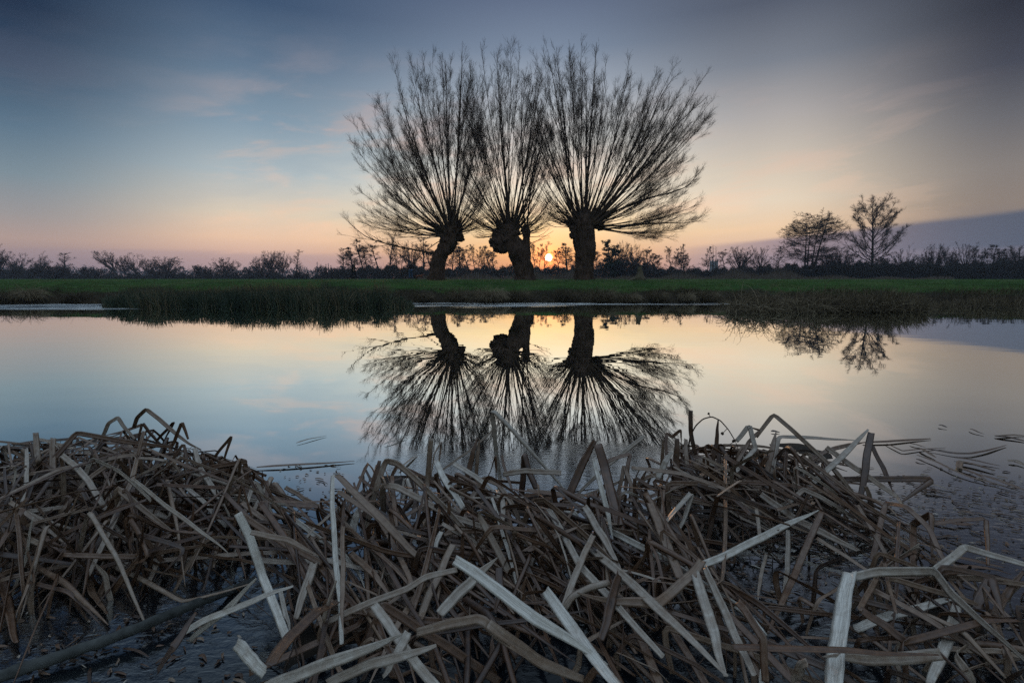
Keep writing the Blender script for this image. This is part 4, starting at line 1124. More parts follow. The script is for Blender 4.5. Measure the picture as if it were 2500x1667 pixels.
CS = np.array([(-1, .10), (-.5, .02), (0, -.20), (.5, .02), (1, .10), (.52, -.13), (0, -.36), (-.52, -.13)])
def leaf(P, L, w, Vn, tone, tip=0.35, root=0.8, twist=0.0, thick=1.0):
    """one leaf: shallow crescent section swept along P; Vn is the way its face looks"""
    n = len(P)
    T = nrm(np.diff(P, axis=0))
    W = np.cross(T, Vn); W = nrm(W)
    for i in range(1, n - 1):
        if (W[i] * W[i - 1]).sum() < 0: W[i] = -W[i]
    Wp = np.concatenate([W[:1], W[:-1] + W[1:], W[-1:]]); Wp = nrm(Wp)
    Tp = nrm(np.concatenate([T[:1], T[:-1] + T[1:] + 1e-6, T[-1:]]))
    Np = nrm(np.cross(Wp, Tp))
    for i in range(1, n):
        if (Np[i] * Np[i - 1]).sum() < 0: Np[i] = -Np[i]
    if (Np[0] * Vn).sum() < 0: Np = -Np
    s = np.linspace(0, 1, n)
    a = twist * (s - .3)
    W2 = Wp * np.cos(a)[:, None] + Np * np.sin(a)[:, None]; N2 = Np * np.cos(a)[:, None] - Wp * np.sin(a)[:, None]
    prof = w * (root + (1 - root) * np.minimum(s / .15, 1)) * (1 - (1 - tip) * np.clip((s - .55) / .45, 0, 1) ** 1.5)
    V = P[:, None] + prof[:, None, None] * (CS[None, :, :1] * W2[:, None] + thick * CS[None, :, 1:] * N2[:, None])
    m = len(CS)
    i = (np.arange(n - 1) * m)[:, None]; j = np.arange(m)[None]; j2 = (j + 1) % m
    F = np.stack([i + j, i + j2, i + m + j2, i + m + j], -1).reshape(-1, 4)
    caps = np.stack([np.arange(m)[::-1], (n - 1) * m + np.arange(m)])
    u = np.tile((CS[:, 0] + 1) / 2, n); v = np.repeat(s * L * 6, m) + tone * 13
    return V.reshape(-1, 3), [F, caps], np.stack([u + tone * 5, v], -1)

CROP = {'A': 0, 'B': 600, 'C': 1200, 'D': 1800}
def crop_pt(c, x, y, q, prevY):
    px, py = CROP[c] + x / 2.3057, 980 + y / 2.3057
    if q is None: return at(px, py, prevY)
    if q >= 0.6: return at(px, py, q)
    return at_h(px, py, q)

HERO = [
 # crop, points (x, y[, depth or height]), width, tone, label
 ('A', [(750, 150, 1.95), (770, 95), (825, 46), (900, 105), (1000, 195), (1060, 240, 1.85), (1135, 275)], .011, .45, 'grey brown leaf hooked over at the very peak of the left heap'),
 ('A', [(580, 195, 1.88), (612, 125), (660, 88), (720, 160), (762, 212)], .010, .62, 'pale leaf arching left of the peak of the left heap'),
 ('A', [(780, 240, 1.9), (792, 118), (830, 170), (880, 215), (940, 262)], .010, .12, 'dark leaf folded down beneath the hooked peak leaf'),
 ('A', [(960, 262, 1.86), (1025, 130), (1062, 228)], .009, .3, 'narrow leaf in an upside-down V right of the left peak'),
 ('A', [(880, 220, 1.9), (970, 103), (895, 235)], .008, .15, 'dark leaf doubled back on itself just right of the left peak'),
 ('A', [(1130, 430, 1.8), (1225, 285), (1306, 187), (1268, 295), (1235, 420)], .008, .35, 'small looped leaf at the right shoulder of the left heap'),
 ('A', [(-30, 258, 1.95), (90, 262), (190, 258)], .007, .1, 'straight dark stalk lying level at the back of the far left'),
 ('A', [(150, 520, 1.62), (300, 325), (432, 180, 1.78), (600, 214, 1.8), (760, 243), (965, 268)], .013, .25, 'long dark leaf bent at a pointed corner on the left heap'),
 ('A', [(200, 175, 1.72), (225, 330, 1.68), (252, 485, .06)], .013, .55, 'upright blunt-ended grey leaf near the left edge'),
 ('A', [(345, 300, 1.62), (430, 370), (500, 450), (560, 560), (640, 700), (690, 800, .06)], .013, .66, 'long pale leaf curving down the middle of the left heap'),
 ('A', [(300, 205, 1.74), (292, 400), (262, 570, 1.6)], .014, .5, 'broad upright leaf standing right of the blunt-ended one'),
 ('A', [(770, 320, 1.64), (735, 450), (640, 660), (508, 955, .06)], .012, .58, 'long straight leaf slanting down to the left across the left heap'),
 ('A', [(775, 318, 1.64), (850, 322), (940, 335), (845, 390), (745, 440)], .010, .55, 'leaf zigzagging in a flat Z below the left peak'),
 ('A', [(1095, 258, 1.78), (1130, 380), (1232, 548, 1.58), (1400, 556), (1620, 578, 1.6)], .013, .7, 'pale leaf bent at a right angle on the right side of the left heap'),
 ('A', [(755, 570, 1.56), (860, 620), (1000, 690), (1150, 752)], .019, .62, 'very broad pale leaf lying low in the left heap'),
 ('A', [(970, 478, 1.6), (986, 560), (966, 690, 1.5), (920, 850), (850, 1005, .04)], .014, .6, 'upright leaf with a knee halfway down, lower left heap'),
 ('A', [(400, 590, 1.5), (300, 600), (152, 608, 1.45), (330, 682), (480, 722, 1.42)], .010, .6, 'leaf folded to a sharp point facing left near the left edge'),
 ('A', [(1560, 850, 1.35), (1390, 856), (900, 890), (642, 918, 1.3), (800, 985), (1030, 1114, .03), (1250, 1060), (1440, 1005)], .011, .52, 'long leaf folded into a lying arrowhead pointing left above the stick'),
 ('A', [(1030, 465, 1.62), (1150, 560), (1290, 712, 1.48), (1306, 650), (1272, 575)], .010, .72, 'pale leaf ending in a small hook right of the left heap'),
 ('A', [(490, 950, 1.3), (530, 1100), (580, 1212, .02)], .015, .35, 'short broad leaf dipping into water below the left heap'),
 ('A', [(240, 650, 1.45), (280, 830), (360, 1040), (480, 1192, .02)], .012, .3, 'long dull leaf trailing to the water below the left heap'),
 ('A', [(0, 965, 1.25), (60, 1130), (112, 1332, .02)], .016, .25, 'dim broad leaf drooping at the left edge below the heap'),
 ('A', [(1340, 628, 1.2), (1400, 760, 1.19), (1470, 1000, 1.16), (1595, 1345, .04)], .015, .95, 'big pale blunt leaf leaning right beside the dark water at lower left'),
 ('A', [(1365, 640, 1.22), (1490, 715), (1614, 800, 1.2), (1830, 895, 1.2)], .012, .32, 'orange brown leaf running right from the top of the big pale blunt leaf'),
 ('A', [(1415, 732, 1.15), (1490, 745), (1614, 775), (1800, 870, 1.15)], .010, .5, 'tan leaf running right just below the orange brown one'),
 ('A', [(1015, 1312, .08), (1200, 1208), (1470, 1108), (1640, 1060)], .011, .85, 'bright pale leaf lying over the stick, upper of the crossing pair'),
 ('A', [(1065, 1352, .06), (1250, 1195), (1445, 1005)], .009, .85, 'bright pale leaf lying over the stick, steeper of the crossing pair'),
 ('A', [(1325, 1362, .05), (1400, 1442), (1485, 1548, .03)], .019, .9, 'short broad cut piece of pale leaf lying in the dark water'),
 ('A', [(880, 1522, .02), (960, 1390, .1), (1085, 1190, .12)], .012, .1, 'dark brown leaf slanting out of the water beside the stick'),
 ('B', [(1450, 570, 2.0), (1412, 300), (1385, 32), (1500, 150), (1614, 282), (1813, 512, 1.85)], .012, .78, 'tallest pale leaf folded at the top before the reflected willows'),
 ('B', [(1045, 208, 1.75), (1025, 450, 1.73), (1000, 800), (985, 965, 1.5)], .013, .5, 'tall straight upright leaf with a square top, left of centre'),
 ('B', [(490, 412, 1.35), (485, 600), (505, 900), (528, 1150), (538, 1392, .06)], .010, .92, 'tall pale upright leaf folded at the top, left of centre'),
 ('B', [(510, 412, 1.36), (600, 500), (760, 660), (985, 885, 1.2)], .015, .42, 'wide olive leaf falling right from the top of the tall pale upright leaf'),
 ('B', [(550, 700, 1.2), (545, 900), (540, 1100), (545, 1320, .1)], .008, .45, 'thin upright leaf hidden behind the tall pale upright leaf'),
 ('B', [(648, 725, 1.6), (700, 540), (748, 335, 1.7)], .014, .2, 'dark stiff leaf leaning right, outer of the close pair'),
 ('B', [(668, 742, 1.58), (735, 480), (785, 330, 1.66), (850, 345), (950, 430), (1100, 580), (1250, 740), (1392, 892, 1.3)], .014, .55, 'long leaf rising from the close pair and arching down to the right'),
 ('B', [(1070, 330, 1.66), (1130, 440), (1222, 602, 1.5)], .014, .9, 'pale blunt leaf leaning against the square-topped upright leaf'),
 ('B', [(775, 650, 1.56), (780, 476), (860, 482), (1000, 560), (1150, 650, 1.42), (1400, 740), (1530, 872)], .013, .6, 'leaf rising straight then folding into a long slope at centre left'),
 ('B', [(1165, 350, 1.72), (1300, 430), (1420, 520, 1.6)], .012, .75, 'flat pale leaf lying beside the foot of the tallest folded leaf'),
 ('B', [(1215, 630, 1.6), (1335, 424, 1.68), (1420, 458), (1500, 570), (1600, 795, 1.5)], .011, .5, 'leaf in a rounded arch right of the square-topped upright leaf'),
 ('B', [(1175, 885, .97), (1300, 970), (1450, 1090), (1614, 1232, .86), (1800, 1345), (2010, 1490)], .015, 1.0, 'largest bright leaf, slanting down right across the middle foreground'),
 ('B', [(1090, 1195, .95), (1250, 1055), (1405, 915, 1.06)], .015, .72, 'broad grey leaf crossing behind the largest bright leaf'),
 ('B', [(1425, 930, 1.06), (1425, 1040), (1410, 1180, .98)], .012, .08, 'dark flap folded down from the broad grey crossing leaf'),
 ('B', [(722, 1138, .92), (800, 1225), (900, 1370), (1085, 1605, .8)], .012, .75, 'pale leaf running down right from a torn tip at bottom centre'),
 ('B', [(770, 1148, .93), (900, 1240), (1100, 1355), (1300, 1480), (1420, 1565)], .012, .2, 'brown leaf sharing the torn tip at bottom centre'),
 ('B', [(1190, 945, 1.12), (1010, 985, 1.1), (900, 1052), (720, 1122), (550, 1200), (420, 1260, 1.0), (445, 1150), (485, 1000, 1.02)], .010, .6, 'long leaf with a pointed elbow at lower left of centre'),
 ('B', [(100, 1620, .10), (230, 1562), (450, 1470), (700, 1382), (900, 1310)], .014, .8, 'long pale leaf sloping up right along the bottom edge, upper of two'),
 ('B', [(460, 1590, .12), (700, 1492), (900, 1430), (1065, 1380)], .012, .7, 'long pale leaf sloping up right along the bottom edge, lower of two'),
 ('B', [(960, 1300, .14), (1150, 1250), (1300, 1220), (1350, 1232), (1450, 1320), (1620, 1445, .12)], .012, .5, 'leaf bent over in a shallow hump near the bottom centre'),
 ('B', [(275, 665, 1.42), (370, 740), (480, 820), (560, 880), (640, 980), (682, 1082, 1.15)], .011, .85, 'pale leaf sloping down right behind the tall pale upright leaf'),
 ('B', [(405, 850, 1.22), (350, 1020), (288, 1235, .06)], .014, .68, 'wide grey leaf leaning right, left of the tall pale upright leaf'),
 ('B', [(592, 745, 1.38), (625, 680), (668, 620, 1.42)], .015, .82, 'short pale slanting stub behind the tall pale upright leaf'),
 ('B', [(190, 1058, 1.15), (215, 1150), (248, 1285, .05)], .008, .8, 'narrow pale leaf standing by the dark water at lower left'),
 ('B', [(915, 1295, .86), (860, 1430), (785, 1580, .8)], .011, .75, 'pale leaf falling steeply left at the bottom centre'),
 ('B', [(1168, 800, 1.22), (1090, 980), (1000, 1180), (945, 1260, 1.0)], .013, .5, 'broad leaf slanting down left above the torn tip'),
 ('B', [(590, 850, 1.25), (680, 930), (822, 1065, 1.1)], .011, .38, 'olive leaf with a curled end at left of centre'),
 ('B', [(1100, 730, 1.3), (1060, 835), (1020, 975, 1.2)], .009, .8, 'narrow pale leaf standing right of the square-topped upright leaf'),
 ('B', [(140, 1480, .18), (250, 1330), (400, 1190), (520, 1125, 1.05)], .016, .15, 'wide dark leaf curving up right at the lower left'),
 ('B', [(95, 568, 1.62), (250, 578), (470, 605, 1.6)], .016, .22, 'broad purplish leaf lying flat before the left water gap'),
 ('B', [(225, 480, 1.68), (330, 540), (455, 605, 1.62)], .010, .4, 'leaf lying slantwise over the left water gap'),
 ('B', [(1100, 560, 1.55), (1180, 525), (1272, 495, 1.6)], .014, .35, 'short warm brown leaf lying at the back of the centre heap'),
 ('C', [(415, 585, 1.62), (500, 400), (592, 228, 1.68)], .017, .18, 'dark brown leaf leaning right, left leg of the big upside-down V'),
 ('C', [(597, 240, 1.66), (640, 380, 1.62), (700, 620), (765, 850), (792, 1035, .06)], .021, .17, 'widest brown leaf, right leg of the big upside-down V'),
 ('C', [(570, 320, 1.52), (622, 480), (692, 795, 1.32)], .010, .9, 'pale straight leaf lying over the widest brown leaf'),
 ('C', [(165, 570, 1.72), (180, 290, 1.75), (215, 400), (255, 490, 1.68)], .014, .08, 'dark stub folded like a hairpin before the reflected willows'),
 ('C', [(65, 412, 1.68), (200, 392), (398, 402, 1.66)], .012, .6, 'pale leaf spanning level between the hairpin stub and the big V'),
 ('C', [(520, 590, 1.42), (600, 740), (722, 965, 1.2)], .013, .68, 'grey leaf sloping steeply beside the widest brown leaf'),
 ('C', [(320, 600, 1.42), (500, 930, 1.15), (700, 1150), (965, 1435, .9)], .011, .72, 'long pale leaf sloping down right through the heart of the centre heap'),
 ('C', [(560, 820, 1.27), (700, 950), (850, 1100), (1050, 1300), (1310, 1570, .8)], .013, .68, 'long grey leaf sloping down right, right of the heart of the heap'),
 ('C', [(890, 568, 1.42), (950, 750), (1052, 1005, 1.15)], .015, .4, 'wide flat-topped leaf standing right of the widest brown leaf'),
 ('D', [(-193, 920, 1.18), (0, 835, 1.24), (250, 710, 1.32), (475, 612, 1.4)], .012, .9, 'bright leaf reaching up right to a high corner over the dark pool'),
 ('D', [(478, 618, 1.4), (430, 740), (350, 920, 1.28), (262, 1100), (165, 1318, .03)], .011, .3, 'brown leaf plunging from the high corner into the dark pool'),
 ('C', [(1185, 890, 1.15), (1130, 975), (1000, 1090), (935, 1140, 1.02), (700, 1130), (480, 1080)], .014, .42, 'brown leaf snaking left below the bright reaching leaf'),
 ('C', [(1140, 950, 1.12), (1190, 1130), (1250, 1350), (1305, 1570, .82)], .014, .75, 'pale leaf falling steeply, left of the parallel pair at right of centre'),
 ('C', [(1200, 930, 1.13), (1290, 1100), (1380, 1300), (1495, 1530, .82)], .011, .7, 'pale leaf falling steeply, right of the parallel pair at right of centre'),
 ('C', [(960, 705, .12), (1050, 600, 1.45), (1142, 498, 1.52), (1100, 650), (1035, 785, .05)], .012, .72, 'pale leaf in a narrow upside-down V behind the bright reaching leaf'),
 ('C', [(305, 1060, 1.02), (400, 1190, .96), (560, 1380), (725, 1580, .15)], .015, .95, 'bright blunt leaf sloping down right, below the heart of the heap'),
 ('C', [(572, 750, 1.28), (510, 900), (400, 1190, 1.02), (450, 1110), (560, 1062), (660, 1040, 1.05)], .010, .62, 'leaf folded to a downward point above the bright blunt leaf'),
 ('C', [(720, 970, 1.07), (680, 1080), (608, 1315, .95)], .014, .12, 'short dark bluish leaf slanting left in the centre heap'),
 ('C', [(-20, 1250, .18), (130, 1370), (300, 1480), (520, 1570)], .013, .5, 'twisted leaf running to the bottom edge right of centre'),
 ('C', [(408, 618, 1.45), (480, 640), (522, 705, 1.42)], .009, .85, 'small pinkish curled leaf end at the top of the centre heap'),
 ('C', [(610, 705, 1.4), (750, 770), (900, 850), (1100, 970), (1300, 1100), (1430, 1172, 1.05), (1545, 1320, 1.0)], .012, .85, 'long pale leaf sloping down right to an orange torn end'),
 ('C', [(148, 872, 1.22), (300, 780), (485, 703, 1.3)], .010, .35, 'narrow dark leaf sloping up right over the centre heap'),
 ('C', [(955, 480, 1.86), (962, 215, 1.88)], .009, .4, 'thin upright leaf at the left end of the right clump'),
 ('C', [(1045, 600, 1.75), (1042, 400), (1045, 200, 1.82)], .016, .12, 'wide dark upright leaf in the left part of the right clump'),
 ('C', [(1150, 300, 1.88), (1130, 190), (1135, 62, 1.9)], .011, .08, 'dark blunt stub, highest point of the right clump'),
 ('C', [(1240, 380, 1.85), (1262, 250), (1272, 108, 1.88)], .010, .12, 'dark upright leaf under the arching seed stalk'),
 ('C', [(1380, 225, 1.86), (1462, 138, 1.86), (1500, 275), (1385, 410, 1.75)], .011, .7, 'pale leaf making an open square hook in the right clump'),
 ('B', [(1230, 520, 1.78), (1262, 350), (1292, 205, 1.84)], .013, .2, 'brown upright leaf leaning right, beside a purplish one at the middle water edge'),
 ('B', [(1300, 470, 1.80), (1297, 330), (1304, 205, 1.85)], .010, .45, 'purplish upright leaf beside the brown leaning one at the middle water edge'),
 ('B', [(1095, 395, 1.84), (1250, 290), (1370, 190), (1452, 112, 2.02)], .006, .55, 'thin bluish stalk slanting up right behind the tallest folded leaf'),
 ('B', [(1085, 360, 1.8), (1098, 225, 1.84), (1060, 300), (1045, 420, 1.78)], .010, .5, 'folded leaf showing just behind the square-topped upright leaf'),
 ('B', [(1345, 470, 1.8), (1378, 370), (1400, 300), (1410, 480, 1.75)], .009, .25, 'brown narrow fold at the left foot of the tallest folded leaf'),
 ('B', [(1440, 300, 1.95), (1465, 400), (1500, 500, 1.8)], .008, .22, 'thin dark leaf falling right behind the foot of the tallest folded leaf'),
 ('B', [(880, 560, 1.7), (900, 430, 1.74), (930, 500), (950, 590, 1.66)], .013, .8, 'short pale folded leaf at the back of the centre heap, left of the square-topped one'),
 ('B', [(940, 660, 1.58), (955, 530, 1.64), (870, 620), (820, 680, 1.58)], .012, .12, 'dark folded leaf below the short pale folded one at the back'),
 ('C', [(755, 500, 1.66), (768, 400), (783, 305, 1.72), (700, 330), (640, 360, 1.7)], .009, .3, 'leaf with a square corner standing right of the big upside-down V'),
 ('C', [(700, 540, 1.66), (725, 430), (740, 350, 1.7), (790, 530, 1.62)], .009, .42, 'narrow folded leaf between the big upside-down V and the square corner'),
 ('C', [(860, 195, 1.9), (790, 250), (650, 355), (480, 520, 1.7)], .010, .7, 'pale leaf slanting up right from the big upside-down V over the water'),
 ('C', [(1105, 380, 1.8), (1108, 210, 1.88)], .010, .5, 'grey upright leaf left of the highest dark stub in the right clump'),
 ('C', [(985, 300, 1.84), (995, 175, 1.88), (1030, 195), (1075, 155), (1072, 240, 1.84)], .008, .2, 'thin leaf in a zigzag at the left end of the right clump'),
 ('C', [(940, 430, 1.76), (985, 340), (1022, 290, 1.8)], .014, .75, 'broad pale short leaf leaning at the left end of the right clump'),
 ('C', [(1545, 420, 1.75), (1590, 270), (1614, 170, 1.84)], .012, .4, 'leaf leaning right near the middle of the right clump'),
 ('D', [(265, 480, 1.74), (285, 255, 1.82), (310, 262), (420, 430, 1.7)], .010, .22, 'brown leaf in an upside-down V at the middle of the right clump'),
 ('D', [(385, 340, 1.8), (500, 268), (620, 232), (700, 220, 1.86)], .010, .3, 'brown leaf bowing up right under the level leaf of the right clump'),
 ('D', [(0, 340, 1.8), (60, 230), (130, 165, 1.88), (60, 140)], .009, .35, 'leaf hooked over left at the middle top of the right clump'),
 ('D', [(105, 200, 1.92), (200, 73, 1.92), (300, 160), (450, 300), (560, 412), (700, 590), (860, 705, 1.62)], .010, .5, 'long thin leaf arching from the highest corner of the right clump'),
 ('D', [(165, 525, 1.72), (232, 198, 1.86), (450, 200), (700, 214, 1.88)], .012, .62, 'leaf rising then folding level along the top of the right clump'),
 ('D', [(400, 480, 1.72), (600, 312), (757, 170, 1.82)], .013, .7, 'pale leaf sloping up right to the tall corner of the right clump'),
 ('D', [(757, 175, 1.82), (720, 335), (680, 548, .06)], .015, .1, 'wide dark leaf dropping from the tall corner of the right clump'),
 ('D', [(760, 250, 1.82), (820, 380), (872, 505, 1.72)], .010, .12, 'dark curved leaf behind the tall corner of the right clump'),
 ('D', [(500, 255, 1.82), (650, 360), (870, 520), (905, 565, 1.62)], .012, .55, 'long leaf sloping down right under the tall corner'),
 ('D', [(600, 436, 1.76), (800, 430), (1105, 432, 1.72), (1000, 500), (895, 572, .05)], .014, .15, 'dark leaf folded to a point facing right over the rippled water'),
 ('D', [(130, 520, 1.62), (300, 640), (500, 740), (745, 875, 1.36)], .014, .6, 'long leaf sloping down right at the back of the dark pool'),
 ('D', [(250, 585, 1.6), (372, 482, 1.64), (480, 532), (625, 612, 1.55)], .010, .6, 'leaf in a low wide roof shape in the right clump'),
 ('D', [(760, 885, .05), (800, 720), (842, 580, 1.52), (950, 602), (1080, 722), (1150, 880), (1265, 1062, .04)], .010, .3, 'leaf in a tall rounded arch at the right side of the right clump'),
 ('D', [(990, 935, .05), (985, 690, 1.46), (1092, 632), (1080, 885, .05)], .012, .28, 'leaf bent like a table at the right end of the right clump'),
 ('D', [(1110, 690, 1.47), (1250, 668), (1397, 655, 1.47), (1406, 912, .02)], .008, .25, 'leaf reaching right and dropping straight into the rippled water'),
 ('D', [(1110, 952, .08), (1200, 880), (1277, 825, 1.27), (1400, 860), (1640, 920, 1.15)], .012, .75, 'tan leaf rising to a corner and running off the right edge'),
 ('D', [(540, 1590, .1), (570, 1300), (640, 985, 1.14)], .022, 1.0, 'broadest near-white upright leaf at lower right'),
 ('D', [(655, 992, 1.13), (800, 965), (1105, 955, 1.15), (1200, 1080), (1400, 1262), (1640, 1475, .9)], .014, .72, 'large tan leaf spanning level then sloping down at lower right'),
 ('D', [(688, 1172, .12), (828, 892, 1.22), (892, 1182, .1)], .008, .35, 'thin leaf in a steep upside-down V behind the large tan leaf'),
 ('D', [(668, 1282, 1.02), (900, 1190), (1212, 1100, 1.12)], .012, .85, 'pale leaf sloping up right under the large tan leaf'),
 ('D', [(1240, 1130, 1.12), (1180, 1300), (1090, 1580, .88)], .014, .8, 'bluish pale leaf dropping steeply at lower right'),
 ('D', [(-20, 1385, .14), (400, 1392), (800, 1418), (1155, 1412, .88)], .011, .2, 'dark leaf lying level along the bottom right, upper of two'),
 ('D', [(1150, 1420, .88), (800, 1450), (500, 1442, .9)], .014, .6, 'grey leaf lying level along the bottom right, lower of two'),
 ('D', [(688, 1170, 1.0), (850, 1280), (1010, 1395, .95)], .011, .18, 'brown leaf sloping down right behind the near-white upright leaf'),
 ('D', [(1350, 1160, .05), (1432, 1000, 1.17), (1485, 1195, .05)], .014, .12, 'dark hairpin leaf standing at the right edge'),
 ('D', [(1430, 1240, .05), (1520, 1110, 1.18), (1630, 970, 1.22)], .014, .2, 'dark broad leaf leaning off the right edge'),
 ('D', [(0, 1130, .18), (60, 1200), (162, 1335), (192, 1580, .1)], .009, .3, 'brown leaf with a crumpled orange bend left of the near-white leaf'),
 ('D', [(128, 1580, .1), (146, 1392, .97)], .008, .95, 'narrow white stub standing at the bottom edge'),
 ('D', [(162, 858, 1.32), (130, 980), (98, 1112, .02)], .006, .6, 'thin leaf slanting into the dark pool, left of the two'),
 ('D', [(285, 718, 1.42), (268, 950), (248, 1112, .02)], .009, .7, 'grey leaf standing in the dark pool, right of the two'),
 ('D', [(330, 1580, .12), (400, 1478, .18)], .010, .6, 'short tan leaf tip at the bottom edge, right of the white stub'),
]
rngR = np.random.default_rng(2024)
SKY_X = [-200, 100, 200, 330, 450, 560, 640, 700, 780, 880, 1000, 1200, 1340, 1450, 1560, 1640, 1750, 1900, 2000, 2100, 2200, 2280, 2400, 2600]
SKY_Y = [1095, 1068, 1066, 1030, 1070, 1105, 1140, 1195, 1205, 1130, 1120, 1165, 1170, 1190, 1120, 1082, 1085, 1088, 1105, 1135, 1215, 1300, 1385, 1430]
GAPS = [[(-60, 1560), (300, 1500), (560, 1420), (625, 1490), (660, 1700), (-60, 1720)], [(1790, 1330), (2040, 1310), (2080, 1400), (1940, 1480), (1850, 1455)], [(650, 1150), (860, 1115), (880, 1185), (720, 1225)]]
def to_px(P):
    c, s_ = math.cos(PITCH), math.sin(PITCH)
    z = P[:, 2] - CAM_H; fw = P[:, 1] * c - z * s_; uu = P[:, 1] * s_ + z * c
    return P[:, 0] / fw * FPX + 1250, 833.5 - uu / fw * FPX, fw
LEAVES = []          # (verts, faces, uv, tone, label, name group)
for c, pts, w, tone, label in HERO:
    P = []; Y = None
    for q in pts:
        p = crop_pt(c, q[0], q[1], q[2] if len(q) > 2 else None, Y)
        if len(q) == 2: pass
        Y = p[1]; P.append(p)
    # depth runs evenly between the stated points
    ks = [i for i, q in enumerate(pts) if len(q) > 2]
    Ys = np.interp(np.arange(len(pts)), ks, [P[i][1] for i in ks])
    P = [crop_pt(c, q[0], q[1], float(Ys[i]), None) for i, q in enumerate(pts)]
    P, L = resample(P, 40)
    q_ = np.cumsum(rngR.normal(0, .0007, P.shape), 0)
    for _ in range(6): q_[1:-1] = (q_[:-2] + q_[1:-1] + q_[2:]) / 3
    P += q_
    P[:, 2] = np.maximum(P[:, 2], .004)
    toC = nrm(np.array([0, 0, CAM_H]) - P.mean(0))
    Vn = nrm(toC + rngR.normal(0, .28, 3) + np.array([0, 0, .25]))
    V, F, uv = leaf(P, L, w * {'A': .66, 'B': .72, 'C': .78, 'D': .78}[c], Vn, tone, .92 if any(k in label for k in ('cut', 'blunt', 'square', 'stub', 'flat-topped', 'near-white', 'torn')) else rngR.choice([.10, .3, .6]), .9, rngR.normal(0, .4))
    LEAVES.append((V, F, uv, tone, label, None))
N_HERO = len(LEAVES)
# where the traced leaves are seen, and how far off, so that loose leaves do not bury them
hero_depth = np.full(625 * 417, 1e9)
def leaf_samples(V):
    G = V.reshape(-1, 8, 3); a, b = G[:, 0], G[:, 4]
    return np.concatenate([(a[:-1] * (1 - t) + a[1:] * t) * (1 - u) + (b[:-1] * (1 - t) + b[1:] * t) * u for t in (0, .33, .66) for u in (0.1, .5, .9)])
def pix(P):
    qx, qy, fw = to_px(P)
    i, j = (qx / 4).astype(int), (qy / 4).astype(int)
    k = (i >= 0) & (i < 625) & (j >= 0) & (j < 417) & (fw > .05)
    return (j * 625 + i)[k], fw[k]
for V, *_r in LEAVES:
    i_, d_ = pix(leaf_samples(V)); np.minimum.at(hero_depth, i_, d_)

CLUMP = {
 # polygon in photo pixels, heap height, main fall bearing (deg, 0 = right, -90 = towards camera), spread, count, share standing
 'left heap': ([(-60, 1110), (60, 1075), (230, 1060), (330, 1030), (470, 1065), (600, 1120), (720, 1160), (640, 1260), (600, 1400), (470, 1450), (250, 1500), (0, 1540), (-80, 1500)], .19, -60, 70, 1300, .62),
 'centre heap': ([(620, 1240), (760, 1190), (900, 1150), (1100, 1150), (1300, 1170), (1500, 1180), (1650, 1220), (1740, 1330), (1830, 1480), (1960, 1580), (2000, 1700), (520, 1720), (600, 1600), (690, 1500), (640, 1380)], .17, -50, 40, 2000, .54),
 'right clump': ([(1560, 1110), (1640, 1080), (1800, 1065), (2000, 1080), (2140, 1130), (2270, 1240), (2330, 1330), (2200, 1330), (2050, 1290), (1900, 1280), (1760, 1260), (1620, 1200)], .20, -40, 55, 1100, .66),
 'lower right clump': ([(1880, 1480), (2050, 1400), (2200, 1360), (2380, 1400), (2520, 1440), (2560, 1700), (1900, 1720), (1850, 1600)], .14, -35, 55, 650, .5),
}
def inside(x, y, poly):
    r = np.zeros(len(x), bool); n = len(poly)
    for i in range(n):
        (x0, y0), (x1, y1) = poly[i], poly[(i + 1) % n]
        if y0 == y1: continue
        k = ((y0 > y) != (y1 > y)) & (x < (x1 - x0) * (y - y0) / (y1 - y0) + x0)
        r ^= k
    return r
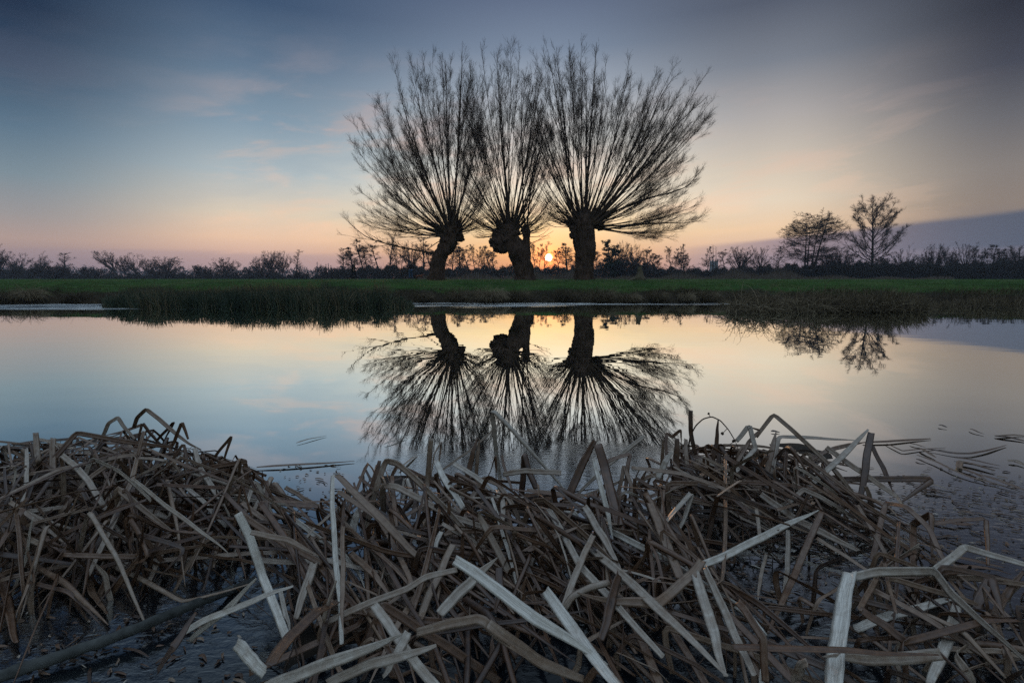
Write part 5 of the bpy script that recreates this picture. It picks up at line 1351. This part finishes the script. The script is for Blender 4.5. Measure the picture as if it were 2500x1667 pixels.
for cname, (poly, H, ang, spr, cnt, up) in CLUMP.items():
    pa = np.array(poly)
    xs = rngR.uniform(pa[:, 0].min(), pa[:, 0].max(), cnt * 6); ys = rngR.uniform(pa[:, 1].min(), pa[:, 1].max(), cnt * 6)
    ok = inside(xs, ys, poly); xs, ys = xs[ok][:cnt], ys[ok][:cnt]
    for x, y in zip(xs, ys):
        r = rngR
        psi = R(ang + r.normal(0, spr)); f = np.array([math.cos(psi), math.sin(psi), 0.])
        tone = float(np.clip(r.choice([r.beta(1.2, 3.0), r.beta(1.2, 3.0), r.beta(4, 2)]), 0, 1))
        w = .0034 + .0058 * r.beta(1.4, 2.0)
        if r.uniform() < up:      # broken while standing: rises, kinks, falls
            b = at_h(x, min(y, 1690), .0); b[2] = -.01
            h = H * r.uniform(.4, 1.3)
            lean = r.normal(0, .35, 2)
            k1 = b + np.array([lean[0] * h, lean[1] * h, h])
            l2 = r.uniform(.14, .52)
            e = k1 + f * l2; e[2] = max(.01, k1[2] + r.normal(-.6, .45) * h)
            pts = [b, (b + k1) / 2 + r.normal(0, .008, 3), k1, (k1 + e) / 2 + np.array([0, 0, r.uniform(-.01, .03)]), e]
            if r.uniform() < .3:
                g = e + np.array([*(r.normal(0, .5, 2) * l2), 0]); g[2] = max(.01, e[2] * r.uniform(.2, 1)); pts.append(g)
            V0 = nrm(np.array([0, -1, .35]) + r.normal(0, .55, 3))
            if r.uniform() < .12: pts = pts[:3]
        else:                     # lying in the heap
            c = at_h(x, min(y, 1690), H * r.uniform(.15, .8))
            l = r.uniform(.22, .75)
            hi = min(H * r.uniform(.5, 1.5), c[2] + l * .42); lo_ = max(.005, c[2] - (hi - c[2]))
            a0 = c - f * l / 2; a1 = c + f * l / 2
            a0[2], a1[2] = hi, lo_ if r.uniform() < .8 else c[2]
            mid = (a0 + a1) / 2 + np.array([0, 0, r.uniform(-.01, .025)]) + r.normal(0, .010, 3)
            pts = [a0, mid, a1]
            if r.uniform() < .42:
                t2 = psi + r.choice([-1, 1]) * R(r.uniform(35, 160)); l2 = l * r.uniform(.2, .6)
                g = a1 + np.array([math.cos(t2), math.sin(t2), 0]) * l2; g[2] = a1[2] + r.normal(-.05, .08); pts.append(g)
            V0 = nrm(np.array([0, -.55, 1.]) + r.normal(0, .5, 3))
        tone *= .48 + .6 * min(1., pts[1][2] / H)      # shade of the gaps painted into the tone: lower leaves darker
        pts = np.array(pts); pts[:, 2] = np.maximum(pts[:, 2], -.01 if pts[0, 2] < 0 else .008)
        # nothing may swing up in front of the lens
        if np.any((pts[:, 1] < .78) & (pts[:, 2] > .22)) or np.any(np.linalg.norm(pts - np.array([0, 0, CAM_H]), axis=1) < .62): continue
        # keep the skyline of the heap where the photograph has it
        P, L = resample(pts, 26)
        q_ = np.cumsum(r.normal(0, .0010, P.shape), 0)
        for _ in range(4): q_[1:-1] = (q_[:-2] + q_[1:-1] + q_[2:]) / 3
        P += q_
        qx, qy, fw = to_px(P)
        if fw.min() < .6 or np.any(qy < np.interp(qx, SKY_X, SKY_Y)): continue
        if np.hypot(np.ptp(qx), np.ptp(qy)) > 540 - 190 * (tone > .45): continue
        if r.uniform() < .93 and any(inside(qx, qy, g).mean() > .08 for g in GAPS): continue
        if np.any((P[:, 1] < 1.15) & (P[:, 2] > .05 + .14 * (P[:, 1] - .7))) : continue
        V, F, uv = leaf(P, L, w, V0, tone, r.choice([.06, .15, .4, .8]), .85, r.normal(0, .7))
        i_, d_ = pix(leaf_samples(V))
        if len(i_) and (d_ < hero_depth[i_] - .005).sum() and ((hero_depth[i_] < 1e8) & (d_ < hero_depth[i_])).mean() > .10 and r.uniform() < .9: continue
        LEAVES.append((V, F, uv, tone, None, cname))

def leaf_objects():
    """leaves that show largest become objects of their own, the buried rest one mass"""
    c, s_ = math.cos(PITCH), math.sin(PITCH)
    Wb, Hb = 625, 417
    depth = np.full(Wb * Hb, 1e9); owner = np.full(Wb * Hb, -1)
    for i, (V, *_r) in enumerate(LEAVES):
        G = V.reshape(-1, 8, 3)
        a, b = G[:, 0], G[:, 4]
        q = np.concatenate([(a[:-1] * (1 - t) + a[1:] * t) * (1 - u) + (b[:-1] * (1 - t) + b[1:] * t) * u for t in (0, .33, .66) for u in (0.1, .5, .9)])
        z = q[:, 2] - CAM_H
        fw = q[:, 1] * c - z * s_; uu = (q[:, 1] * s_ + z * c)
        px = ((q[:, 0] / fw * FPX + 1250) / 4).astype(int); py = ((833.5 - uu / fw * FPX) / 4).astype(int)
        k = (px >= 0) & (px < Wb) & (py >= 0) & (py < Hb) & (fw > .05)
        idx = py[k] * Wb + px[k]; d = fw[k]
        o = np.argsort(-d); idx, d = idx[o], d[o]
        m = d < depth[idx]
        depth[idx[m]] = d[m]; owner[idx[m]] = i
    seen = np.bincount(owner[owner >= 0], minlength=len(LEAVES))
    order = [i for i in np.argsort(-seen) if i >= N_HERO and seen[i] > 14][:285 - N_HERO]
    GL = {'left heap': 'dead leaf strewn loose among the tangle of the left heap', 'centre heap': 'dead leaf strewn loose among the tangle of the centre heap',
          'right clump': 'dead leaf strewn loose among the tangle of the right clump', 'lower right clump': 'dead leaf strewn loose among the tangle at the lower right corner'}
    ind = set(order)
    rest = Acc()
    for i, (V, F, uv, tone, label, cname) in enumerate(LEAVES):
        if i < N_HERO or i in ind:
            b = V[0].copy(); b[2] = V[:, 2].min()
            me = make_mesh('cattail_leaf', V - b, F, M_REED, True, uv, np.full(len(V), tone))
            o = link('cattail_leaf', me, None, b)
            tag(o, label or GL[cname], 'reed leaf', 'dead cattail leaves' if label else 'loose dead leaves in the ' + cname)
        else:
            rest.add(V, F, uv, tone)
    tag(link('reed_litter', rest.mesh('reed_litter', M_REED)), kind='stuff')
leaf_objects()

# ------------------------------------------------------------------ wet mud under the heaps
def mud():
    xs = np.linspace(-3.2, 3.2, 170); ys = np.linspace(.35, 2.6, 80)
    X, Y = np.meshgrid(xs, ys); Z = np.full(X.shape, -.06)
    fl = np.stack([X.ravel(), Y.ravel()], 1)
    zz = -CAM_H / fl[:, 1]
    # photo pixel of each ground point tells which heap it lies under
    c, s_ = math.cos(PITCH), math.sin(PITCH)
    fw = fl[:, 1] * c + CAM_H * s_; uu = fl[:, 1] * s_ - CAM_H * c
    px = fl[:, 0] / fw * FPX + 1250; py = 833.5 - uu / fw * FPX
    m = np.zeros(len(px))
    for poly, *_ in CLUMP.values(): m = np.maximum(m, inside(px, py, poly))
    m = m.reshape(X.shape)
    for _ in range(4):
        q = np.pad(m, 1, mode='edge'); m = (q[:-2, 1:-1] + q[2:, 1:-1] + q[1:-1, :-2] + q[1:-1, 2:] + q[1:-1, 1:-1]) / 5
    nz = np.array([mnoise.fractal(Vector((a * 3.1, b * 3.1, 0.)), 1.0, 2.0, 5) for a, b in fl]).reshape(X.shape)
    Z = -.085 + .080 * m + .014 * nz
    V = np.stack([X, Y, Z], -1).reshape(-1, 3); nx = len(xs)
    i = np.arange(len(ys) - 1)[:, None] * nx + np.arange(nx - 1)[None]
    F = np.stack([i, i + 1, i + nx + 1, i + nx], -1).reshape(-1, 4)
    mm = simple_mat('wet_mud', (.008, .007, .006), (.030, .022, .015), 14., .7, .8, (1, 1, 1), .15, .012)
    tag(link('mud', make_mesh('mud', V, F, mm)), kind='structure')
mud()

# ------------------------------------------------------------------ stick, seed stalk, floating things
def round_stick(name, pts, r0, r1, mat, seed, sides=10, n=46):
    P, L = resample(pts, n); r = np.random.default_rng(seed)
    P += np.cumsum(r.normal(0, r0 * .05, P.shape), 0)
    rr = np.linspace(r0, r1, n) * (1 + .10 * np.sin(np.arange(n) * 1.7) * r.uniform(.3, 1, n))
    V, F = tubes(P[None], rr[None], sides)
    b = V.mean(0); b[2] = V[:, 2].min()
    return link(name, make_mesh(name, V - b, F, mat), None, b)
M_STICK = simple_mat('mossy_stick', (.02, .022, .02), (.085, .09, .085), 26., .8, .8, (1, 1, 1), .2, .004)
pts = [crop_pt('A', x, y, h, None) for x, y, h in [(-120, 1595, .02), (0, 1545, .02), (300, 1440, .025), (560, 1350, .03), (800, 1262, .035), (1050, 1152, .04), (1250, 1070, .03), (1440, 985, .0)]]
tag(round_stick('fallen_branch', pts, .0125, .010, M_STICK, 5), 'long lichen-grey branch lying across the dark water at lower left', 'branch')

def seed_stalk():
    m = simple_mat('dry_stalk', (.03, .02, .014), (.08, .055, .035), 30., .8, .3)
    Y = 1.93
    pts = [at(CROP['C'] + x / 2.3057, 980 + y / 2.3057, Y) for x, y in [(1100, 300), (1120, 190), (1150, 135), (1190, 98), (1240, 84), (1290, 108), (1335, 160), (1372, 222)]]
    b = pts[0]
    o = empty('seed_stalk', b, 'thin arching stalk with round seed balls over the right clump', 'seed stalk')
    P, L = resample([p - b for p in pts], 40)
    V, F = tubes(P[None], np.linspace(.0035, .0018, 40)[None], 6)
    link('stem', make_mesh('stalk_stem', V, F, m), o)
    for x, y, r_ in [(1222, 68, .0045), (1300, 180, .006), (1306, 262, .006), (1362, 222, .006), (1400, 295, .006)]:
        c = at(CROP['C'] + x / 2.3057, 980 + y / 2.3057, Y) - b
        j = np.argmin(((P - c) ** 2).sum(1))
        a = Acc(); a.add(*lump(c, (r_, r_, r_), x, 8, .35)); S = np.stack([P[j], (P[j] + c) / 2, c]); a.add(*tubes(S[None], np.full((1, 3), .0013), 5))
        link('seed_ball', a.mesh('seed_ball', m), o)
seed_stalk()

GF = 'leaves and stalks floating on the water'
FLOAT = [
 ('B', [(285, 234), (360, 212), (455, 190)], .005, .6, 'thin pale stalk floating alone above the left water gap'),
 ('B', [(60, 372), (250, 362), (450, 348), (612, 334)], .010, .35, 'long dark leaf floating right of the left heap'),
 ('B', [(780, 242), (850, 218), (905, 203)], .006, .8, 'pale stalk floating on the left edge of the reflected willows'),
 ('B', [(860, 385), (920, 335), (965, 295)], .006, .6, 'bent leaf floating before the reflected willows'),
 ('D', [(705, 232), (850, 228), (1090, 207)], .012, .25, 'long leaf floating straight out from the right clump'),
 ('D', [(838, 236), (930, 281), (1030, 268), (1172, 258)], .006, .2, 'kinked stalk floating right of the long straight leaf'),
 ('D', [(972, 236), (1062, 256)], .006, .2, 'short dark sliver floating above the kinked stalk'),
 ('D', [(1028, 268), (1070, 290), (1118, 316)], .009, .35, 'small tapering leaf floating below the kinked stalk'),
 ('D', [(1070, 268), (1220, 296), (1310, 298), (1400, 280), (1515, 245)], .008, .12, 'dark forked root floating in a long bow at right'),
 ('D', [(1220, 318), (1350, 338), (1480, 362)], .007, .2, 'straight dark leaf floating beneath the forked root'),
 ('D', [(1450, 392), (1340, 360), (1255, 342), (1246, 375), (1330, 402), (1400, 440)], .012, .35, 'brown leaf folded in a hairpin floating at right'),
 ('D', [(1010, 304), (1120, 345), (1220, 395), (1320, 432), (1450, 462), (1575, 497)], .007, .35, 'longest curved leaf floating towards the right edge'),
 ('D', [(1006, 324), (1062, 341)], .006, .15, 'short dark sliver floating left of the longest curved leaf'),
 ('D', [(1062, 460), (1150, 482), (1235, 503)], .005, .6, 'thin pale leaf floating beside the dark pointed leaf'),
 ('D', [(1050, 500), (1120, 510), (1185, 521)], .008, .1, 'short dark leaf floating below the thin pale one'),
 ('D', [(1345, 408), (1480, 450), (1640, 505)], .008, .3, 'dark leaf floating off the right edge beside the hairpin'),
 ('D', [(1132, 134), (1182, 147)], .008, .1, 'small dark scrap, farthest floating thing at right'),
 ('D', [(1306, 155), (1350, 172), (1390, 183)], .006, .15, 'small V of stalk floating far out at right'),
 ('D', [(1448, 193), (1540, 205), (1640, 225)], .012, .12, 'dark leaf floating off the right edge far out'),
 ('D', [(1460, 195), (1560, 189), (1650, 194)], .009, .4, 'paler leaf floating above the dark one at the right edge'),
 ('D', [(1525, 338), (1560, 338), (1620, 360)], .012, .5, 'tan leaf piece floating at the right edge under the forked root'),
 ('D', [(190, 168), (240, 172)], .010, .05, 'dark leaf scrap floating behind the right clump'),
 ('D', [(1100, 675), (1230, 692), (1330, 690)], .008, .2, 'dark leaf floating under the leaf that drops straight down'),
 ('D', [(1190, 870), (1300, 893), (1420, 915), (1500, 930)], .009, .2, 'submerged brown leaf by the foot of the straight dropping leaf'),
 ('D', [(1200, 942), (1350, 940), (1460, 950), (1540, 975)], .008, .25, 'long brown leaf floating above the tan leaf at the right edge'),
]
for c, pts, w, tone, label in FLOAT:
    P = [crop_pt(c, x, y, .006, None) for x, y in pts]
    P, L = resample(P, 24)
    P[:, 2] += rngR.uniform(0, .004) + .002 * np.sin(np.linspace(0, 5, 24))
    V, F, uv = leaf(P, L, w, nrm(np.array([0, 0, 1.]) + rngR.normal(0, .15, 3)), tone, .3, .5, rngR.normal(0, .3))
    b = V.mean(0); b[2] = V[:, 2].min()
    o = link('floating_leaf', make_mesh('floating_leaf', V - b, F, M_REED, True, uv, np.full(len(V), tone)), None, b)
    tag(o, label, 'floating leaf', GF)

def debris():
    r = np.random.default_rng(9)
    # crumbs of rotten leaf and scum, thick at the right and in the gaps between the heaps
    x = np.concatenate([r.uniform(2120, 2560, 460), r.uniform(650, 860, 70), r.uniform(1800, 2060, 150), r.uniform(-20, 640, 130)])
    y = np.concatenate([1140 + r.gamma(2.2, 62, 460), r.uniform(1130, 1240, 70), r.uniform(1290, 1470, 150), r.uniform(1480, 1690, 130)])
    n = len(x)
    y = np.minimum(y, 1690)
    acc = Acc()
    for i in range(n):
        b = at_h(x[i], y[i], .003); L = r.gamma(1.3, .006) + .002; a = r.normal(-.4, .6)
        f = np.array([math.cos(a), math.sin(a), 0.])
        P, LL = resample([b - f * L, b + r.normal(0, .004, 3) * np.array([1, 1, .3]) + [0, 0, .002], b + f * L], 6)
        V, F, uv = leaf(P, LL, r.uniform(.0012, .0036), nrm(np.array([0, 0, 1.]) + r.normal(0, .4, 3)), float(r.beta(1.2, 3)), .4, .5, 0., 2.0)
        acc.add(V, F, uv, float(r.beta(1.2, 3)))
    tag(link('floating_debris', acc.mesh('floating_debris', M_REED)), kind='stuff')
debris()

# ------------------------------------------------------------------ evening haze
def haze():
    x, y0, y1, z0, z1 = 700., -8., 620., -1.8, 26.
    V = np.array([(a, b, c) for c in (z0, z1) for b in (y0, y1) for a in (-x, x)], float)
    F = np.array([[0, 2, 3, 1], [4, 5, 7, 6], [0, 1, 5, 4], [2, 6, 7, 3], [0, 4, 6, 2], [1, 3, 7, 5]])
    m = bpy.data.materials.new('haze'); m.use_nodes = True
    k = NT(m.node_tree); k.n.clear()
    out = k.node('ShaderNodeOutputMaterial'); pv = k.node('ShaderNodeVolumePrincipled')
    pv.inputs['Color'].default_value = (.66, .78, .98, 1)
    pv.inputs['Density'].default_value = HAZE
    pv.inputs['Anisotropy'].default_value = 0.0
    k.l.new(pv.outputs[0], out.inputs['Volume'])
    tag(link('haze', make_mesh('haze', V, F, m, False)), kind='stuff')
HAZE = 0.0005
haze()
